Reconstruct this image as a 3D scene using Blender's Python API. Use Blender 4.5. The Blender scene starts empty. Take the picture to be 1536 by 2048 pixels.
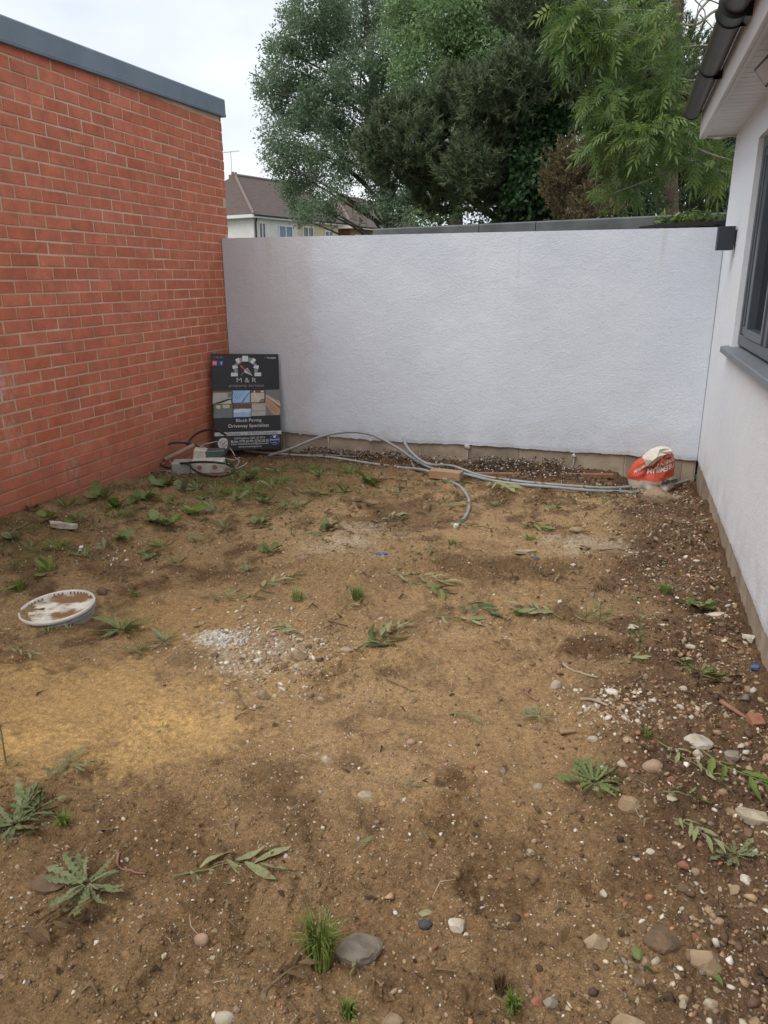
import bpy, bmesh, math, random
import numpy as np
from mathutils import Vector, Matrix, Euler

R = math.radians
rnd = random.Random(7)
rng = np.random.default_rng(7)
SC = bpy.context.scene
COL = SC.collection

# ---------------------------------------------------------------- camera
CAM_H = 1.52
FPX, PITCH, YAW, ROLL = 1494.38, 0.3031, 0.3006, -0.0051
cam_d = bpy.data.cameras.new('camera')
cam = bpy.data.objects.new('camera', cam_d)
COL.objects.link(cam)
cam_d.sensor_fit = 'VERTICAL'
cam_d.sensor_height = 24.0
cam_d.lens = 24.0 * FPX / 2048.0
cam_d.clip_start = 0.05
cam_d.clip_end = 2000
CAM_R = Matrix.Rotation(YAW, 3, 'Z') @ Matrix.Rotation(math.pi / 2 - PITCH, 3, 'X') @ Matrix.Rotation(ROLL, 3, 'Z')
cam.matrix_world = Matrix.Translation((0, 0, CAM_H)) @ CAM_R.to_4x4()
SC.camera = cam

# ---------------------------------------------------------------- sky, sun, exposure
SUN_EL, SUN_AZ = R(54), R(220)          # azimuth clockwise from +Y; the sun stands behind the camera
w = bpy.data.worlds.new('World')
SC.world = w
w.use_nodes = True
nt = w.node_tree
nt.nodes.clear()
o_ = nt.nodes.new('ShaderNodeOutputWorld')
bg = nt.nodes.new('ShaderNodeBackground')
bg.inputs['Strength'].default_value = 0.1
sky = nt.nodes.new('ShaderNodeTexSky')
sky.sky_type = 'NISHITA'
sky.sun_disc = False
sky.sun_elevation = SUN_EL
sky.sun_rotation = SUN_AZ
tc = nt.nodes.new('ShaderNodeTexCoord')
mp = nt.nodes.new('ShaderNodeMapping')
mp.inputs['Scale'].default_value = (1.0, 1.0, 2.2)
nz = nt.nodes.new('ShaderNodeTexNoise')
nz.inputs['Scale'].default_value = 2.3
nz.inputs['Detail'].default_value = 6
nz.inputs['Roughness'].default_value = 0.5
rp = nt.nodes.new('ShaderNodeValToRGB')
rp.color_ramp.elements[0].position = 0.36
rp.color_ramp.elements[0].color = (5.7, 6.2, 6.8, 1)
rp.color_ramp.elements[1].position = 0.66
rp.color_ramp.elements[1].color = (8.4, 8.65, 8.9, 1)
mx = nt.nodes.new('ShaderNodeMix')
mx.data_type = 'RGBA'
mx.inputs[0].default_value = 0.94
nt.links.new(tc.outputs['Generated'], mp.inputs['Vector'])
nt.links.new(mp.outputs['Vector'], nz.inputs['Vector'])
nt.links.new(nz.outputs['Fac'], rp.inputs['Fac'])
nt.links.new(sky.outputs['Color'], mx.inputs[6])
nt.links.new(rp.outputs['Color'], mx.inputs[7])
nt.links.new(mx.outputs[2], bg.inputs['Color'])
nt.links.new(bg.outputs['Background'], o_.inputs['Surface'])

sun_d = bpy.data.lights.new('sun', 'SUN')
sun_d.energy = 1.5
sun_d.angle = R(40)
sun_d.color = (1.0, 0.985, 0.96)
sun = bpy.data.objects.new('sun', sun_d)
COL.objects.link(sun)
sd = Vector((math.sin(SUN_AZ) * math.cos(SUN_EL), math.cos(SUN_AZ) * math.cos(SUN_EL), math.sin(SUN_EL)))
sun.rotation_euler = sd.to_track_quat('Z', 'Y').to_euler()
sun.location = (0, -3, 8)
vs = SC.view_settings
vs.view_transform = 'Standard'
vs.look = 'None'
vs.exposure = 0.50
vs.gamma = 1.0
vs.use_curve_mapping = False

# ---------------------------------------------------------------- helpers
def ray(u, v):
    d = CAM_R @ Vector(((u - 768) / FPX, -(v - 1024) / FPX, -1.0))
    return d

def onY(u, v, Y):
    d = ray(u, v); t = Y / d.y
    return Vector((d.x * t, Y, CAM_H + d.z * t))

def onX(u, v, X):
    d = ray(u, v); t = X / d.x
    return Vector((X, d.y * t, CAM_H + d.z * t))

def onZ(u, v, Z):
    d = ray(u, v); t = (Z - CAM_H) / d.z
    return Vector((d.x * t, d.y * t, Z))

def _hash(ix, iy, s):
    n = (ix.astype(np.int64) * 374761393 + iy.astype(np.int64) * 668265263 + s * 1442695041) & 0xffffffff
    n = ((n ^ (n >> 13)) * 1274126177) & 0xffffffff
    n = ((n ^ (n >> 16)) * 2246822519) & 0xffffffff
    return ((n ^ (n >> 15)) & 0xffff) / 65535.0

def vnoise(x, y, s=0):
    x = np.asarray(x, float); y = np.asarray(y, float)
    ix = np.floor(x); iy = np.floor(y)
    fx = x - ix; fy = y - iy
    fx = fx * fx * (3 - 2 * fx); fy = fy * fy * (3 - 2 * fy)
    a = _hash(ix, iy, s); b = _hash(ix + 1, iy, s); c = _hash(ix, iy + 1, s); d = _hash(ix + 1, iy + 1, s)
    return a + (b - a) * fx + (c - a) * fy + (a - b - c + d) * fx * fy

def fbm(x, y, s=0, o=4, g=0.5):
    t = 0.0; a = 1.0; n = 0.0
    for i in range(o):
        t = t + a * vnoise(np.asarray(x) * 2 ** i + 17.3 * i, np.asarray(y) * 2 ** i - 9.1 * i, s + i)
        n += a; a *= g
    return t / n

def sm(x, a, b):
    t = np.clip((np.asarray(x, float) - a) / (b - a), 0, 1)
    return t * t * (3 - 2 * t)

def gbase(x, y):
    z = 0.175 * sm(-np.asarray(x), 1.7, 3.4) * np.clip((5.9 - np.asarray(y)) / 2.6, 0, 1.0)
    z = z - 0.07 * sm(x, -0.4, 0.6) * sm(y, 5.2, 6.2)
    return z

PITS = [(onZ(890, 1640, 0), 0.075, 0.028), (onZ(905, 1578, 0), 0.06, 0.022), (onZ(1000, 1790, 0), 0.10, 0.032), (onZ(1240, 1790, 0), 0.08, 0.03), (onZ(520, 1880, 0), 0.09, 0.022), (onZ(300, 1960, 0), 0.08, 0.025), (onZ(1120, 1700, 0), 0.09, 0.024), (onZ(700, 1780, 0), 0.10, 0.018),
        (onZ(620, 1640, 0), 0.10, 0.012), (onZ(390, 1640, 0), 0.09, 0.012)]
def rough_mask(x, y):
    strip = sm(np.asarray(x) + 0.5 * (fbm(np.asarray(x) * 2.6, np.asarray(y) * 2.6, 53, 3) - 0.5), -0.12, 0.34)
    back = sm(y, 5.55, 5.9)
    left = sm(-np.asarray(x), 1.9, 2.7) * sm(y, 2.6, 3.4)
    near = sm(-np.asarray(y), -2.0, -1.5) * 0.45
    patch = sm(fbm(np.asarray(x) * 1.1 + 3, np.asarray(y) * 1.1, 31, 3), 0.5, 0.64) * 0.5
    return np.clip(np.maximum.reduce([strip, back * 0.9, left * 0.7, near, patch]), 0, 1)

def ground_z(x, y):
    m = rough_mask(x, y)
    z = gbase(x, y)
    z = z + 0.05 * (fbm(np.asarray(x) * 0.8, np.asarray(y) * 0.8, 1, 3) - 0.5)
    z = z + 0.028 * (fbm(np.asarray(x) * 3.1, np.asarray(y) * 3.1, 5, 3) - 0.5)
    for p, r_, d in PITS:
        q = np.hypot(np.asarray(x) - p.x, (np.asarray(y) - p.y)) / r_ + 0.9 * (vnoise(np.asarray(x) * 9, np.asarray(y) * 9, 77) - 0.5)
        z = z - d * np.exp(-q ** 4) + d * 0.45 * np.exp(-((q - 1.35) / 0.3) ** 2)
    cl = fbm(np.asarray(x) * 6.5, np.asarray(y) * 6.5, 83, 3, 0.55)
    z = z + 0.022 * sm(cl, 0.52, 0.66) * (0.35 + 0.65 * m)
    n1 = fbm(np.asarray(x) * 13, np.asarray(y) * 13, 11, 3)
    z = z + (0.018 + 0.040 * m) * (n1 - 0.5)
    n2 = 1 - np.abs(2 * vnoise(np.asarray(x) * 46, np.asarray(y) * 46, 21) - 1)
    z = z + (0.004 + 0.012 * m) * (n2 - 0.5)
    n3 = vnoise(np.asarray(x) * 95, np.asarray(y) * 95, 23)
    z = z + (0.0022 + 0.005 * m) * (n3 - 0.5)
    return z

def gz(x, y):
    return float(ground_z(np.array([x]), np.array([y]))[0])

def gp(u, v, dz=0.0):
    z = 0.0
    for _ in range(4):
        p = onZ(u, v, z)
        z = gz(p.x, p.y)
    return Vector((p.x, p.y, z + dz))

def gp_many(U, V_):
    U = np.asarray(U, float); V_ = np.asarray(V_, float); Rm = np.array(CAM_R)
    d = np.stack([(U - 768) / FPX, -(V_ - 1024) / FPX, -np.ones(len(U))], -1) @ Rm.T
    z = np.zeros(len(U))
    for _ in range(3):
        t_ = (z - CAM_H) / d[:, 2]; x = d[:, 0] * t_; y = d[:, 1] * t_; z = ground_z(x, y)
    return x, y

def obj(name, me, parent=None, loc=None, rot=None, scale=None):
    o = bpy.data.objects.new(name, me)
    COL.objects.link(o)
    if parent is not None: o.parent = parent
    if loc is not None: o.location = loc
    if rot is not None: o.rotation_euler = rot
    if scale is not None: o.scale = (scale,) * 3 if isinstance(scale, (int, float)) else scale
    return o

def tag(o, label=None, cat=None, group=None, kind=None):
    if label: o['label'] = label
    if cat: o['category'] = cat
    if group: o['group'] = group
    if kind: o['kind'] = kind
    return o

def thing(name, label, cat, loc=(0, 0, 0), rot=(0, 0, 0), group=None):
    o = obj(name, None, loc=loc, rot=rot)
    o.empty_display_size = 0.1
    return tag(o, label, cat, group)

class MB:
    def __init__(s): s.v = []; s.f = []; s.m = []; s.mi = 0
    def add(s, vs_, fs_, mi=None):
        b = len(s.v); s.v += [tuple(p) for p in vs_]
        s.f += [tuple(i + b for i in f) for f in fs_]
        s.m += [s.mi if mi is None else mi] * len(fs_)
        return s
    def box(s, x0, x1, y0, y1, z0, z1, bev=0.0, M=None):
        if bev:
            bm = bmesh.new()
            bmesh.ops.create_cube(bm, size=1)
            for v in bm.verts:
                v.co = Vector(((x0 + x1) / 2 + v.co.x * (x1 - x0), (y0 + y1) / 2 + v.co.y * (y1 - y0), (z0 + z1) / 2 + v.co.z * (z1 - z0)))
            bmesh.ops.bevel(bm, geom=bm.edges[:] , offset=bev, segments=1, affect='EDGES', profile=0.5)
            bm.verts.ensure_lookup_table()
            P = [v.co.copy() for v in bm.verts]; F = [[v.index for v in f.verts] for f in bm.faces]
            bm.free()
        else:
            P = [Vector(p) for p in ((x0, y0, z0), (x1, y0, z0), (x1, y1, z0), (x0, y1, z0), (x0, y0, z1), (x1, y0, z1), (x1, y1, z1), (x0, y1, z1))]
            F = [(0, 3, 2, 1), (4, 5, 6, 7), (0, 1, 5, 4), (1, 2, 6, 5), (2, 3, 7, 6), (3, 0, 4, 7)]
        if M is not None: P = [M @ p for p in P]
        return s.add(P, F)
    def tube(s, pts, rad, n=8, cap=True):
        pts = [Vector(p) for p in pts]
        if not isinstance(rad, (list, tuple)): rad = [rad] * len(pts)
        b = len(s.v); up = Vector((0, 0, 1)); prev = None
        for i, p in enumerate(pts):
            t = (pts[min(i + 1, len(pts) - 1)] - pts[max(i - 1, 0)])
            t = t.normalized() if t.length > 1e-9 else Vector((0, 0, 1))
            if prev is None:
                a = t.cross(up if abs(t.z) < 0.9 else Vector((1, 0, 0))).normalized()
            else:
                a = (prev - t * prev.dot(t)).normalized()
            prev = a; c = t.cross(a)
            for k in range(n):
                an = 2 * math.pi * k / n
                s.v.append(tuple(p + (a * math.cos(an) + c * math.sin(an)) * rad[i]))
        for i in range(len(pts) - 1):
            for k in range(n):
                k2 = (k + 1) % n
                s.f.append((b + i * n + k, b + i * n + k2, b + (i + 1) * n + k2, b + (i + 1) * n + k)); s.m.append(s.mi)
        if cap:
            s.f.append(tuple(b + k for k in reversed(range(n)))); s.m.append(s.mi)
            s.f.append(tuple(b + (len(pts) - 1) * n + k for k in range(n))); s.m.append(s.mi)
        return s
    def mesh(s, name, mats, smooth=False):
        me = bpy.data.meshes.new(name)
        me.from_pydata(s.v, [], s.f)
        for m in (mats if isinstance(mats, (list, tuple)) else [mats]): me.materials.append(m)
        if any(s.m): me.polygons.foreach_set('material_index', s.m)
        if smooth: me.polygons.foreach_set('use_smooth', [True] * len(me.polygons))
        me.update()
        return me
    def build(s, name, mats, parent=None, smooth=False, **k):
        return obj(name, s.mesh(name, mats, smooth), parent, **k)

def crom(pts, n=8):
    P = [Vector(p) for p in pts]
    P = [P[0] * 2 - P[1]] + P + [P[-1] * 2 - P[-2]]
    out = []
    for i in range(1, len(P) - 2):
        for k in range(n):
            t = k / n
            a, b, c, d = P[i - 1], P[i], P[i + 1], P[i + 2]
            out.append(0.5 * ((2 * b) + (c - a) * t + (2 * a - 5 * b + 4 * c - d) * t * t + (3 * b - a - 3 * c + d) * t ** 3))
    out.append(P[-2])
    return out

def np_mesh(name, V, F, mats, col=None, smooth=False):
    V = np.ascontiguousarray(V, dtype=np.float32); F = np.ascontiguousarray(F, dtype=np.int32)
    n, k = F.shape
    me = bpy.data.meshes.new(name)
    me.vertices.add(len(V)); me.vertices.foreach_set('co', V.ravel())
    me.loops.add(n * k); me.loops.foreach_set('vertex_index', F.ravel())
    me.polygons.add(n)
    me.polygons.foreach_set('loop_start', np.arange(0, n * k, k, dtype=np.int32))
    try: me.polygons.foreach_set('loop_total', np.full(n, k, dtype=np.int32))
    except Exception: pass
    if smooth: me.polygons.foreach_set('use_smooth', np.ones(n, dtype=bool))
    for m in (mats if isinstance(mats, (list, tuple)) else [mats]): me.materials.append(m)
    if col is not None:
        at = me.color_attributes.new('col', 'FLOAT_COLOR', 'POINT')
        c4 = np.ones((len(V), 4), np.float32); c4[:, :3] = col
        at.data.foreach_set('color', c4.ravel())
    me.update(calc_edges=True)
    me.validate()
    return me

# ---------------------------------------------------------------- materials
def nodes(name):
    m = bpy.data.materials.new(name); m.use_nodes = True
    t = m.node_tree
    return m, t, t.nodes['Principled BSDF']

def N(t, typ, **k):
    n = t.nodes.new(typ)
    for a, b in k.items():
        if a in n.inputs: n.inputs[a].default_value = b
        else: setattr(n, a, b)
    return n

def ramp(t, src, stops):
    r = t.nodes.new('ShaderNodeValToRGB')
    e = r.color_ramp.elements
    while len(e) < len(stops): e.new(0.5)
    for i, (p, c) in enumerate(stops):
        e[i].position = p
        e[i].color = (c, c, c, 1) if isinstance(c, (int, float)) else (*c, 1)
    t.links.new(src, r.inputs['Fac'])
    return r.outputs['Color']

def mixc(t, fac, a, b, mode='MIX'):
    m = t.nodes.new('ShaderNodeMix'); m.data_type = 'RGBA'; m.blend_type = mode
    for sock, val in ((m.inputs[0], fac), (m.inputs[6], a), (m.inputs[7], b)):
        if hasattr(val, 'links') or isinstance(val, bpy.types.NodeSocket): t.links.new(val, sock)
        elif isinstance(val, (int, float)): sock.default_value = val
        else: sock.default_value = (*val, 1)
    return m.outputs[2]

def coords(t, kind='Object', scale=None):
    c = t.nodes.new('ShaderNodeTexCoord')
    if kind == 'World':
        g = t.nodes.new('ShaderNodeNewGeometry'); out = g.outputs['Position']
    else: out = c.outputs[kind]
    if scale is not None:
        mp_ = t.nodes.new('ShaderNodeMapping'); mp_.inputs['Scale'].default_value = scale
        t.links.new(out, mp_.inputs['Vector']); out = mp_.outputs['Vector']
    return out

def noise(t, vec, scale, detail=3, rough=0.5):
    n = N(t, 'ShaderNodeTexNoise', Scale=scale, Detail=detail, Roughness=rough)
    t.links.new(vec, n.inputs['Vector'])
    return n.outputs['Fac']

def bump(t, bs, h, strength, dist):
    b = N(t, 'ShaderNodeBump', Strength=strength, Distance=dist)
    t.links.new(h, b.inputs['Height'])
    if bs.inputs['Normal'].links:
        t.links.new(bs.inputs['Normal'].links[0].from_socket, b.inputs['Normal'])
    t.links.new(b.outputs['Normal'], bs.inputs['Normal'])

def setspec(bs, v):
    for k in ('Specular IOR Level', 'Specular'):
        if k in bs.inputs: bs.inputs[k].default_value = v; return

def plain(name, c1, c2=None, rough=0.6, scale=12, bmp=0.0, bscale=60, bdist=0.002, kind='Object', metal=0.0, spec=0.5, rnd_amt=0.0):
    m, t, bs = nodes(name)
    v = coords(t, kind)
    c2 = c2 or tuple(x * 0.8 for x in c1)
    col = ramp(t, noise(t, v, scale, 4, 0.6), [(0.32, c2), (0.68, c1)])
    if rnd_amt:
        oi = t.nodes.new('ShaderNodeObjectInfo')
        g = ramp(t, oi.outputs['Random'], [(0, 1 - rnd_amt), (1, 1 + rnd_amt * 0.6)])
        col = mixc(t, 1.0, col, g, 'MULTIPLY')
    t.links.new(col, bs.inputs['Base Color'])
    bs.inputs['Roughness'].default_value = rough
    bs.inputs['Metallic'].default_value = metal
    setspec(bs, spec)
    if bmp: bump(t, bs, noise(t, v, bscale, 3, 0.6), bmp, bdist)
    return m

M = {}
# soil
m, t, bs = nodes('soil'); M['soil'] = m
at = N(t, 'ShaderNodeVertexColor'); at.layer_name = 'col'
v = coords(t, 'World')
c = mixc(t, 1.0, at.outputs['Color'], ramp(t, noise(t, v, 55, 5, 0.7), [(0.25, 0.5), (0.5, 1.0), (0.75, 1.45)]), 'MULTIPLY')
c = mixc(t, 1.0, c, ramp(t, noise(t, v, 230, 3, 0.7), [(0.3, 0.55), (0.55, 1.0), (0.78, 1.6)]), 'MULTIPLY')
vo = N(t, 'ShaderNodeTexVoronoi', Scale=150.0); t.links.new(v, vo.inputs['Vector'])
grit = ramp(t, vo.outputs['Distance'], [(0.10, 1.0), (0.2, 0.0)])
sel = ramp(t, vo.outputs['Color'], [(0.80, 0.0), (0.86, 1.0)])
gm = mixc(t, 1.0, grit, sel, 'MULTIPLY')
c = mixc(t, gm, c, (0.42, 0.34, 0.23))
t.links.new(c, bs.inputs['Base Color'])
bs.inputs['Roughness'].default_value = 0.95; setspec(bs, 0.15)
bump(t, bs, noise(t, v, 120, 5, 0.75), 0.9, 0.006)
bump(t, bs, noise(t, v, 420, 2, 0.7), 0.5, 0.002)
M['terrain'] = plain('terrain', (0.09, 0.1, 0.045), (0.05, 0.055, 0.025), 0.95, 0.4)
# attribute-coloured mineral bits and foliage
def attr_mat(name, rough, spec, trans=0.0, bscale=0, bstr=0.0, var=0.25, vscale=30):
    m, t, bs = nodes(name)
    at = N(t, 'ShaderNodeVertexColor'); at.layer_name = 'col'
    c = mixc(t, 1.0, at.outputs['Color'], ramp(t, noise(t, coords(t, 'World'), vscale, 3, 0.6), [(0.3, 1 - var), (0.7, 1 + var)]), 'MULTIPLY')
    t.links.new(c, bs.inputs['Base Color'])
    bs.inputs['Roughness'].default_value = rough; setspec(bs, spec)
    if bstr: bump(t, bs, noise(t, coords(t, 'World'), bscale, 3, 0.6), bstr, 0.003)
    if trans:
        tr = t.nodes.new('ShaderNodeBsdfTranslucent'); t.links.new(c, tr.inputs['Color'])
        ms = t.nodes.new('ShaderNodeMixShader'); ms.inputs[0].default_value = trans
        out = t.nodes['Material Output']
        t.links.new(bs.outputs[0], ms.inputs[1]); t.links.new(tr.outputs[0], ms.inputs[2]); t.links.new(ms.outputs[0], out.inputs['Surface'])
    return m
M['bits'] = attr_mat('mineral_bits', 0.9, 0.25, 0, 200, 0.5)
M['leaf'] = attr_mat('leaf', 0.5, 0.4, 0.42, var=0.15)
M['needle'] = attr_mat('needle', 0.65, 0.25, 0.15, var=0.15)
M['paperbag'] = attr_mat('printed_paper', 0.6, 0.35, 0, 45, 0.35, var=0.12, vscale=14)

def leafmat(name, c1, c2, rough=0.5):
    m, t, bs = nodes(name)
    v = coords(t, 'Object')
    oi = t.nodes.new('ShaderNodeObjectInfo')
    col = ramp(t, oi.outputs['Random'], [(0, c1), (1, c2)])
    col = mixc(t, 1.0, col, ramp(t, noise(t, v, 18, 3, 0.6), [(0.3, 0.72), (0.7, 1.2)]), 'MULTIPLY')
    t.links.new(col, bs.inputs['Base Color'])
    bs.inputs['Roughness'].default_value = rough; setspec(bs, 0.35)
    tr = t.nodes.new('ShaderNodeBsdfTranslucent'); t.links.new(col, tr.inputs['Color'])
    ms = t.nodes.new('ShaderNodeMixShader'); ms.inputs[0].default_value = 0.22
    t.links.new(bs.outputs[0], ms.inputs[1]); t.links.new(tr.outputs[0], ms.inputs[2])
    t.links.new(ms.outputs[0], t.nodes['Material Output'].inputs['Surface'])
    bump(t, bs, noise(t, v, 60, 2), 0.3, 0.002)
    return m
M['weed'] = leafmat('weed_leaf', (0.15, 0.19, 0.06), (0.23, 0.265, 0.095))
M['greyweed'] = leafmat('grey_green_leaf', (0.20, 0.225, 0.105), (0.27, 0.29, 0.145), 0.7)
M['fresh'] = leafmat('fresh_leaf', (0.16, 0.24, 0.05), (0.26, 0.32, 0.09))
M['pale_leaf'] = leafmat('pale_fallen_leaf', (0.29, 0.31, 0.145), (0.39, 0.39, 0.20), 0.6)
M['darkleaf'] = leafmat('dark_green_leaf', (0.085, 0.145, 0.045), (0.12, 0.18, 0.06))
M['dryleaf'] = leafmat('dry_leaf', (0.11, 0.065, 0.032), (0.22, 0.14, 0.07), 0.8)
M['grass'] = leafmat('grass_blade', (0.15, 0.22, 0.04), (0.22, 0.28, 0.07))
M['stem'] = plain('green_stem', (0.22, 0.22, 0.09), (0.16, 0.17, 0.06), 0.6, 30)
M['twig'] = plain('dry_twig', (0.30, 0.21, 0.12), (0.15, 0.09, 0.05), 0.85, 20, 0.4, 90)
M['bark'] = plain('grey_bark', (0.13, 0.11, 0.085), (0.06, 0.05, 0.04), 0.95, 6, 0.8, 14, 0.03)
M['redbark'] = plain('red_brown_bark', (0.15, 0.085, 0.06), (0.06, 0.038, 0.03), 0.95, 5, 1.0, 10, 0.04)
M['palebark'] = plain('pale_branch_bark', (0.30, 0.28, 0.20), (0.18, 0.16, 0.11), 0.9, 8, 0.4, 30)

LIME = [(3.50, 0.93, 0.16, 0.7), (3.47, 0.68, 0.18, 0.5), (3.6, 0.5, 0.15, 0.35), (4.0, 0.32, 0.12, 0.6)]
# bricks
m, t, bs = nodes('red_brick'); M['brick'] = m
oi = t.nodes.new('ShaderNodeObjectInfo'); v = coords(t, 'World')
col = ramp(t, oi.outputs['Random'], [(0.0, (0.49, 0.135, 0.07)), (0.25, (0.57, 0.17, 0.093)), (0.5, (0.53, 0.165, 0.098)), (0.75, (0.61, 0.19, 0.11)), (1.0, (0.52, 0.145, 0.08))])
col = mixc(t, 1.0, col, ramp(t, noise(t, v, 9, 5, 0.65), [(0.3, 0.78), (0.7, 1.18)]), 'MULTIPLY')
col = mixc(t, 1.0, col, ramp(t, noise(t, v, 160, 2, 0.6), [(0.3, 0.85), (0.7, 1.12)]), 'MULTIPLY')
# pale scuffs and lime marks
sc_ = ramp(t, noise(t, coords(t, 'World', (26, 26, 34)), 1.0, 5, 0.7), [(0.70, 0.0), (0.80, 1.0)])
sc2 = ramp(t, noise(t, v, 1.6, 3, 0.5), [(0.46, 0.0), (0.64, 0.6)])
col = mixc(t, mixc(t, 1.0, sc_, sc2, 'MULTIPLY'), col, (0.58, 0.40, 0.34))
for (Yc, Zc, ra, amt) in LIME:
    vd = N(t, 'ShaderNodeVectorMath', operation='DISTANCE'); t.links.new(v, vd.inputs[0]); vd.inputs[1].default_value = (-3.404, Yc, Zc)
    w0 = ramp(t, vd.outputs['Value'], [(ra * 0.15, 1.0), (ra, 0.0)])
    w1 = ramp(t, noise(t, coords(t, 'World', (30, 30, 16)), 1.0, 5, 0.7), [(0.44, 0.0), (0.66, amt)])
    col = mixc(t, mixc(t, 1.0, w0, w1, 'MULTIPLY'), col, (0.66, 0.50, 0.45))
# damp, grimy lowest courses
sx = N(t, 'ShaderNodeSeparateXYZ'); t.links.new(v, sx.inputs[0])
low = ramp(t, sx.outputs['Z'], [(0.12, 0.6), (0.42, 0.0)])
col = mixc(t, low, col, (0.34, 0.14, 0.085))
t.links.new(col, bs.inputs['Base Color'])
bs.inputs['Roughness'].default_value = 0.62; setspec(bs, 0.35)
bump(t, bs, noise(t, v, 140, 4, 0.6), 0.25, 0.0025)
bump(t, bs, noise(t, v, 14, 3, 0.5), 0.25, 0.01)
m, t, bs = nodes('mortar'); M['mortar'] = m
v = coords(t, 'World')
col = ramp(t, noise(t, v, 3.0, 4, 0.6), [(0.3, (0.50, 0.34, 0.22)), (0.55, (0.62, 0.47, 0.34)), (0.75, (0.75, 0.64, 0.51))])
sx = N(t, 'ShaderNodeSeparateXYZ'); t.links.new(v, sx.inputs[0])
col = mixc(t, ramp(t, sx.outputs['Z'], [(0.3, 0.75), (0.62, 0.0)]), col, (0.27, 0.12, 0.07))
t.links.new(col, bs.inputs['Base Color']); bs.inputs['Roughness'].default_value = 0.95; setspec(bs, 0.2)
bump(t, bs, noise(t, v, 90, 4, 0.7), 0.8, 0.006)

# textured masonry paint
def render_mat(name, c_lo, c_hi, stain):
    m, t, bs = nodes(name)
    v = coords(t, 'World')
    col = ramp(t, noise(t, v, 1.3, 4, 0.55), [(0.32, c_lo), (0.68, c_hi)])
    col = mixc(t, 1.0, col, ramp(t, noise(t, v, 240, 2, 0.7), [(0.3, 0.90), (0.7, 1.06)]), 'MULTIPLY')
    sx = N(t, 'ShaderNodeSeparateXYZ'); t.links.new(v, sx.inputs[0])
    if stain:
        # drier pinkish area at one end, with an uneven edge
        ad = N(t, 'ShaderNodeMath', operation='MULTIPLY_ADD'); t.links.new(noise(t, v, 4, 4, 0.6), ad.inputs[0]); ad.inputs[1].default_value = 0.5
        t.links.new(sx.outputs['X'], ad.inputs[2])
        e = ramp(t, N1(t, ad.outputs[0], 2.80, 1.0), [(0.42, 1.0), (0.56, 0.0)])
        col = mixc(t, mulv(t, e, 0.6), col, (0.60, 0.58, 0.585))
        # rust-coloured runs from the coping
        run = noise(t, coords(t, 'World', (9, 1, 0.5)), 1.0, 3, 0.6)
        rr = ramp(t, run, [(0.62, 0.0), (0.76, 0.5)])
        hi = ramp(t, N1(t, sx.outputs['Z'], -0.9, 1.0), [(0.3, 0.0), (0.9, 1.0)])
        col = mixc(t, mixc(t, 1.0, rr, hi, 'MULTIPLY'), col, (0.52, 0.48, 0.36))
    # splash dirt near the bottom edge
    d1 = ramp(t, N1(t, sx.outputs['Z'], 0.0, 1.0), [(0.14, 0.5), (0.42, 0.0)])
    d2 = ramp(t, noise(t, v, 5, 4, 0.65), [(0.4, 0.0), (0.7, 0.8)])
    col = mixc(t, mixc(t, 1.0, d1, d2, 'MULTIPLY'), col, (0.42, 0.37, 0.30))
    t.links.new(col, bs.inputs['Base Color']); bs.inputs['Roughness'].default_value = 0.85; setspec(bs, 0.25)
    bump(t, bs, noise(t, v, 75, 4, 0.75), 0.75, 0.008)
    bump(t, bs, noise(t, v, 7, 3, 0.5), 0.35, 0.02)
    return m
def N1(t, src, add, mul):
    a = N(t, 'ShaderNodeMath', operation='ADD'); t.links.new(src, a.inputs[0]); a.inputs[1].default_value = add
    b = N(t, 'ShaderNodeMath', operation='MULTIPLY'); t.links.new(a.outputs[0], b.inputs[0]); b.inputs[1].default_value = mul
    return b.outputs[0]
def mulv(t, src, k):
    b = N(t, 'ShaderNodeMath', operation='MULTIPLY'); t.links.new(src, b.inputs[0]); b.inputs[1].default_value = k
    return b.outputs[0]
M['grey_render'] = render_mat('pale_grey_render', (0.65, 0.695, 0.765), (0.74, 0.785, 0.84), True)
M['white_render'] = render_mat('white_render', (0.815, 0.85, 0.885), (0.865, 0.895, 0.92), False)
M['block'] = plain('concrete_block', (0.47, 0.38, 0.28), (0.29, 0.225, 0.155), 0.95, 7, 0.7, 120, 0.005, 'World', rnd_amt=0.2)
M['lump'] = plain('white_mortar_lump', (0.66, 0.63, 0.58), (0.45, 0.40, 0.34), 0.95, 20, 0.6, 60, 0.004)
M['fascia_grey'] = plain('grey_roof_trim', (0.17, 0.22, 0.27), (0.13, 0.17, 0.215), 0.45, 3, 0.1, 20)
M['felt'] = plain('grey_roof_felt', (0.155, 0.17, 0.165), (0.095, 0.105, 0.10), 0.9, 5, 0.5, 150, 0.003, 'World')
M['darkwall'] = plain('dark_brick_face', (0.14, 0.075, 0.05), (0.09, 0.05, 0.035), 0.9, 8)
M['upvc'] = plain('white_plastic', (0.74, 0.72, 0.70), (0.66, 0.64, 0.62), 0.4, 4)
M['gutter'] = plain('black_gutter_plastic', (0.030, 0.028, 0.026), (0.065, 0.05, 0.042), 0.33, 5)
M['black'] = plain('black_plastic', (0.012, 0.012, 0.013), (0.02, 0.02, 0.02), 0.4, 20)
M['anthracite'] = plain('anthracite_frame', (0.075, 0.088, 0.106), (0.06, 0.07, 0.086), 0.4, 6)
M['sill'] = plain('grey_sill', (0.20, 0.215, 0.235), (0.16, 0.175, 0.195), 0.5, 6)
M['lampbox'] = plain('lamp_housing', (0.032, 0.038, 0.05), (0.026, 0.03, 0.04), 0.55, 10)
m, t, bs = nodes('window_glass'); M['glass'] = m
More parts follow.
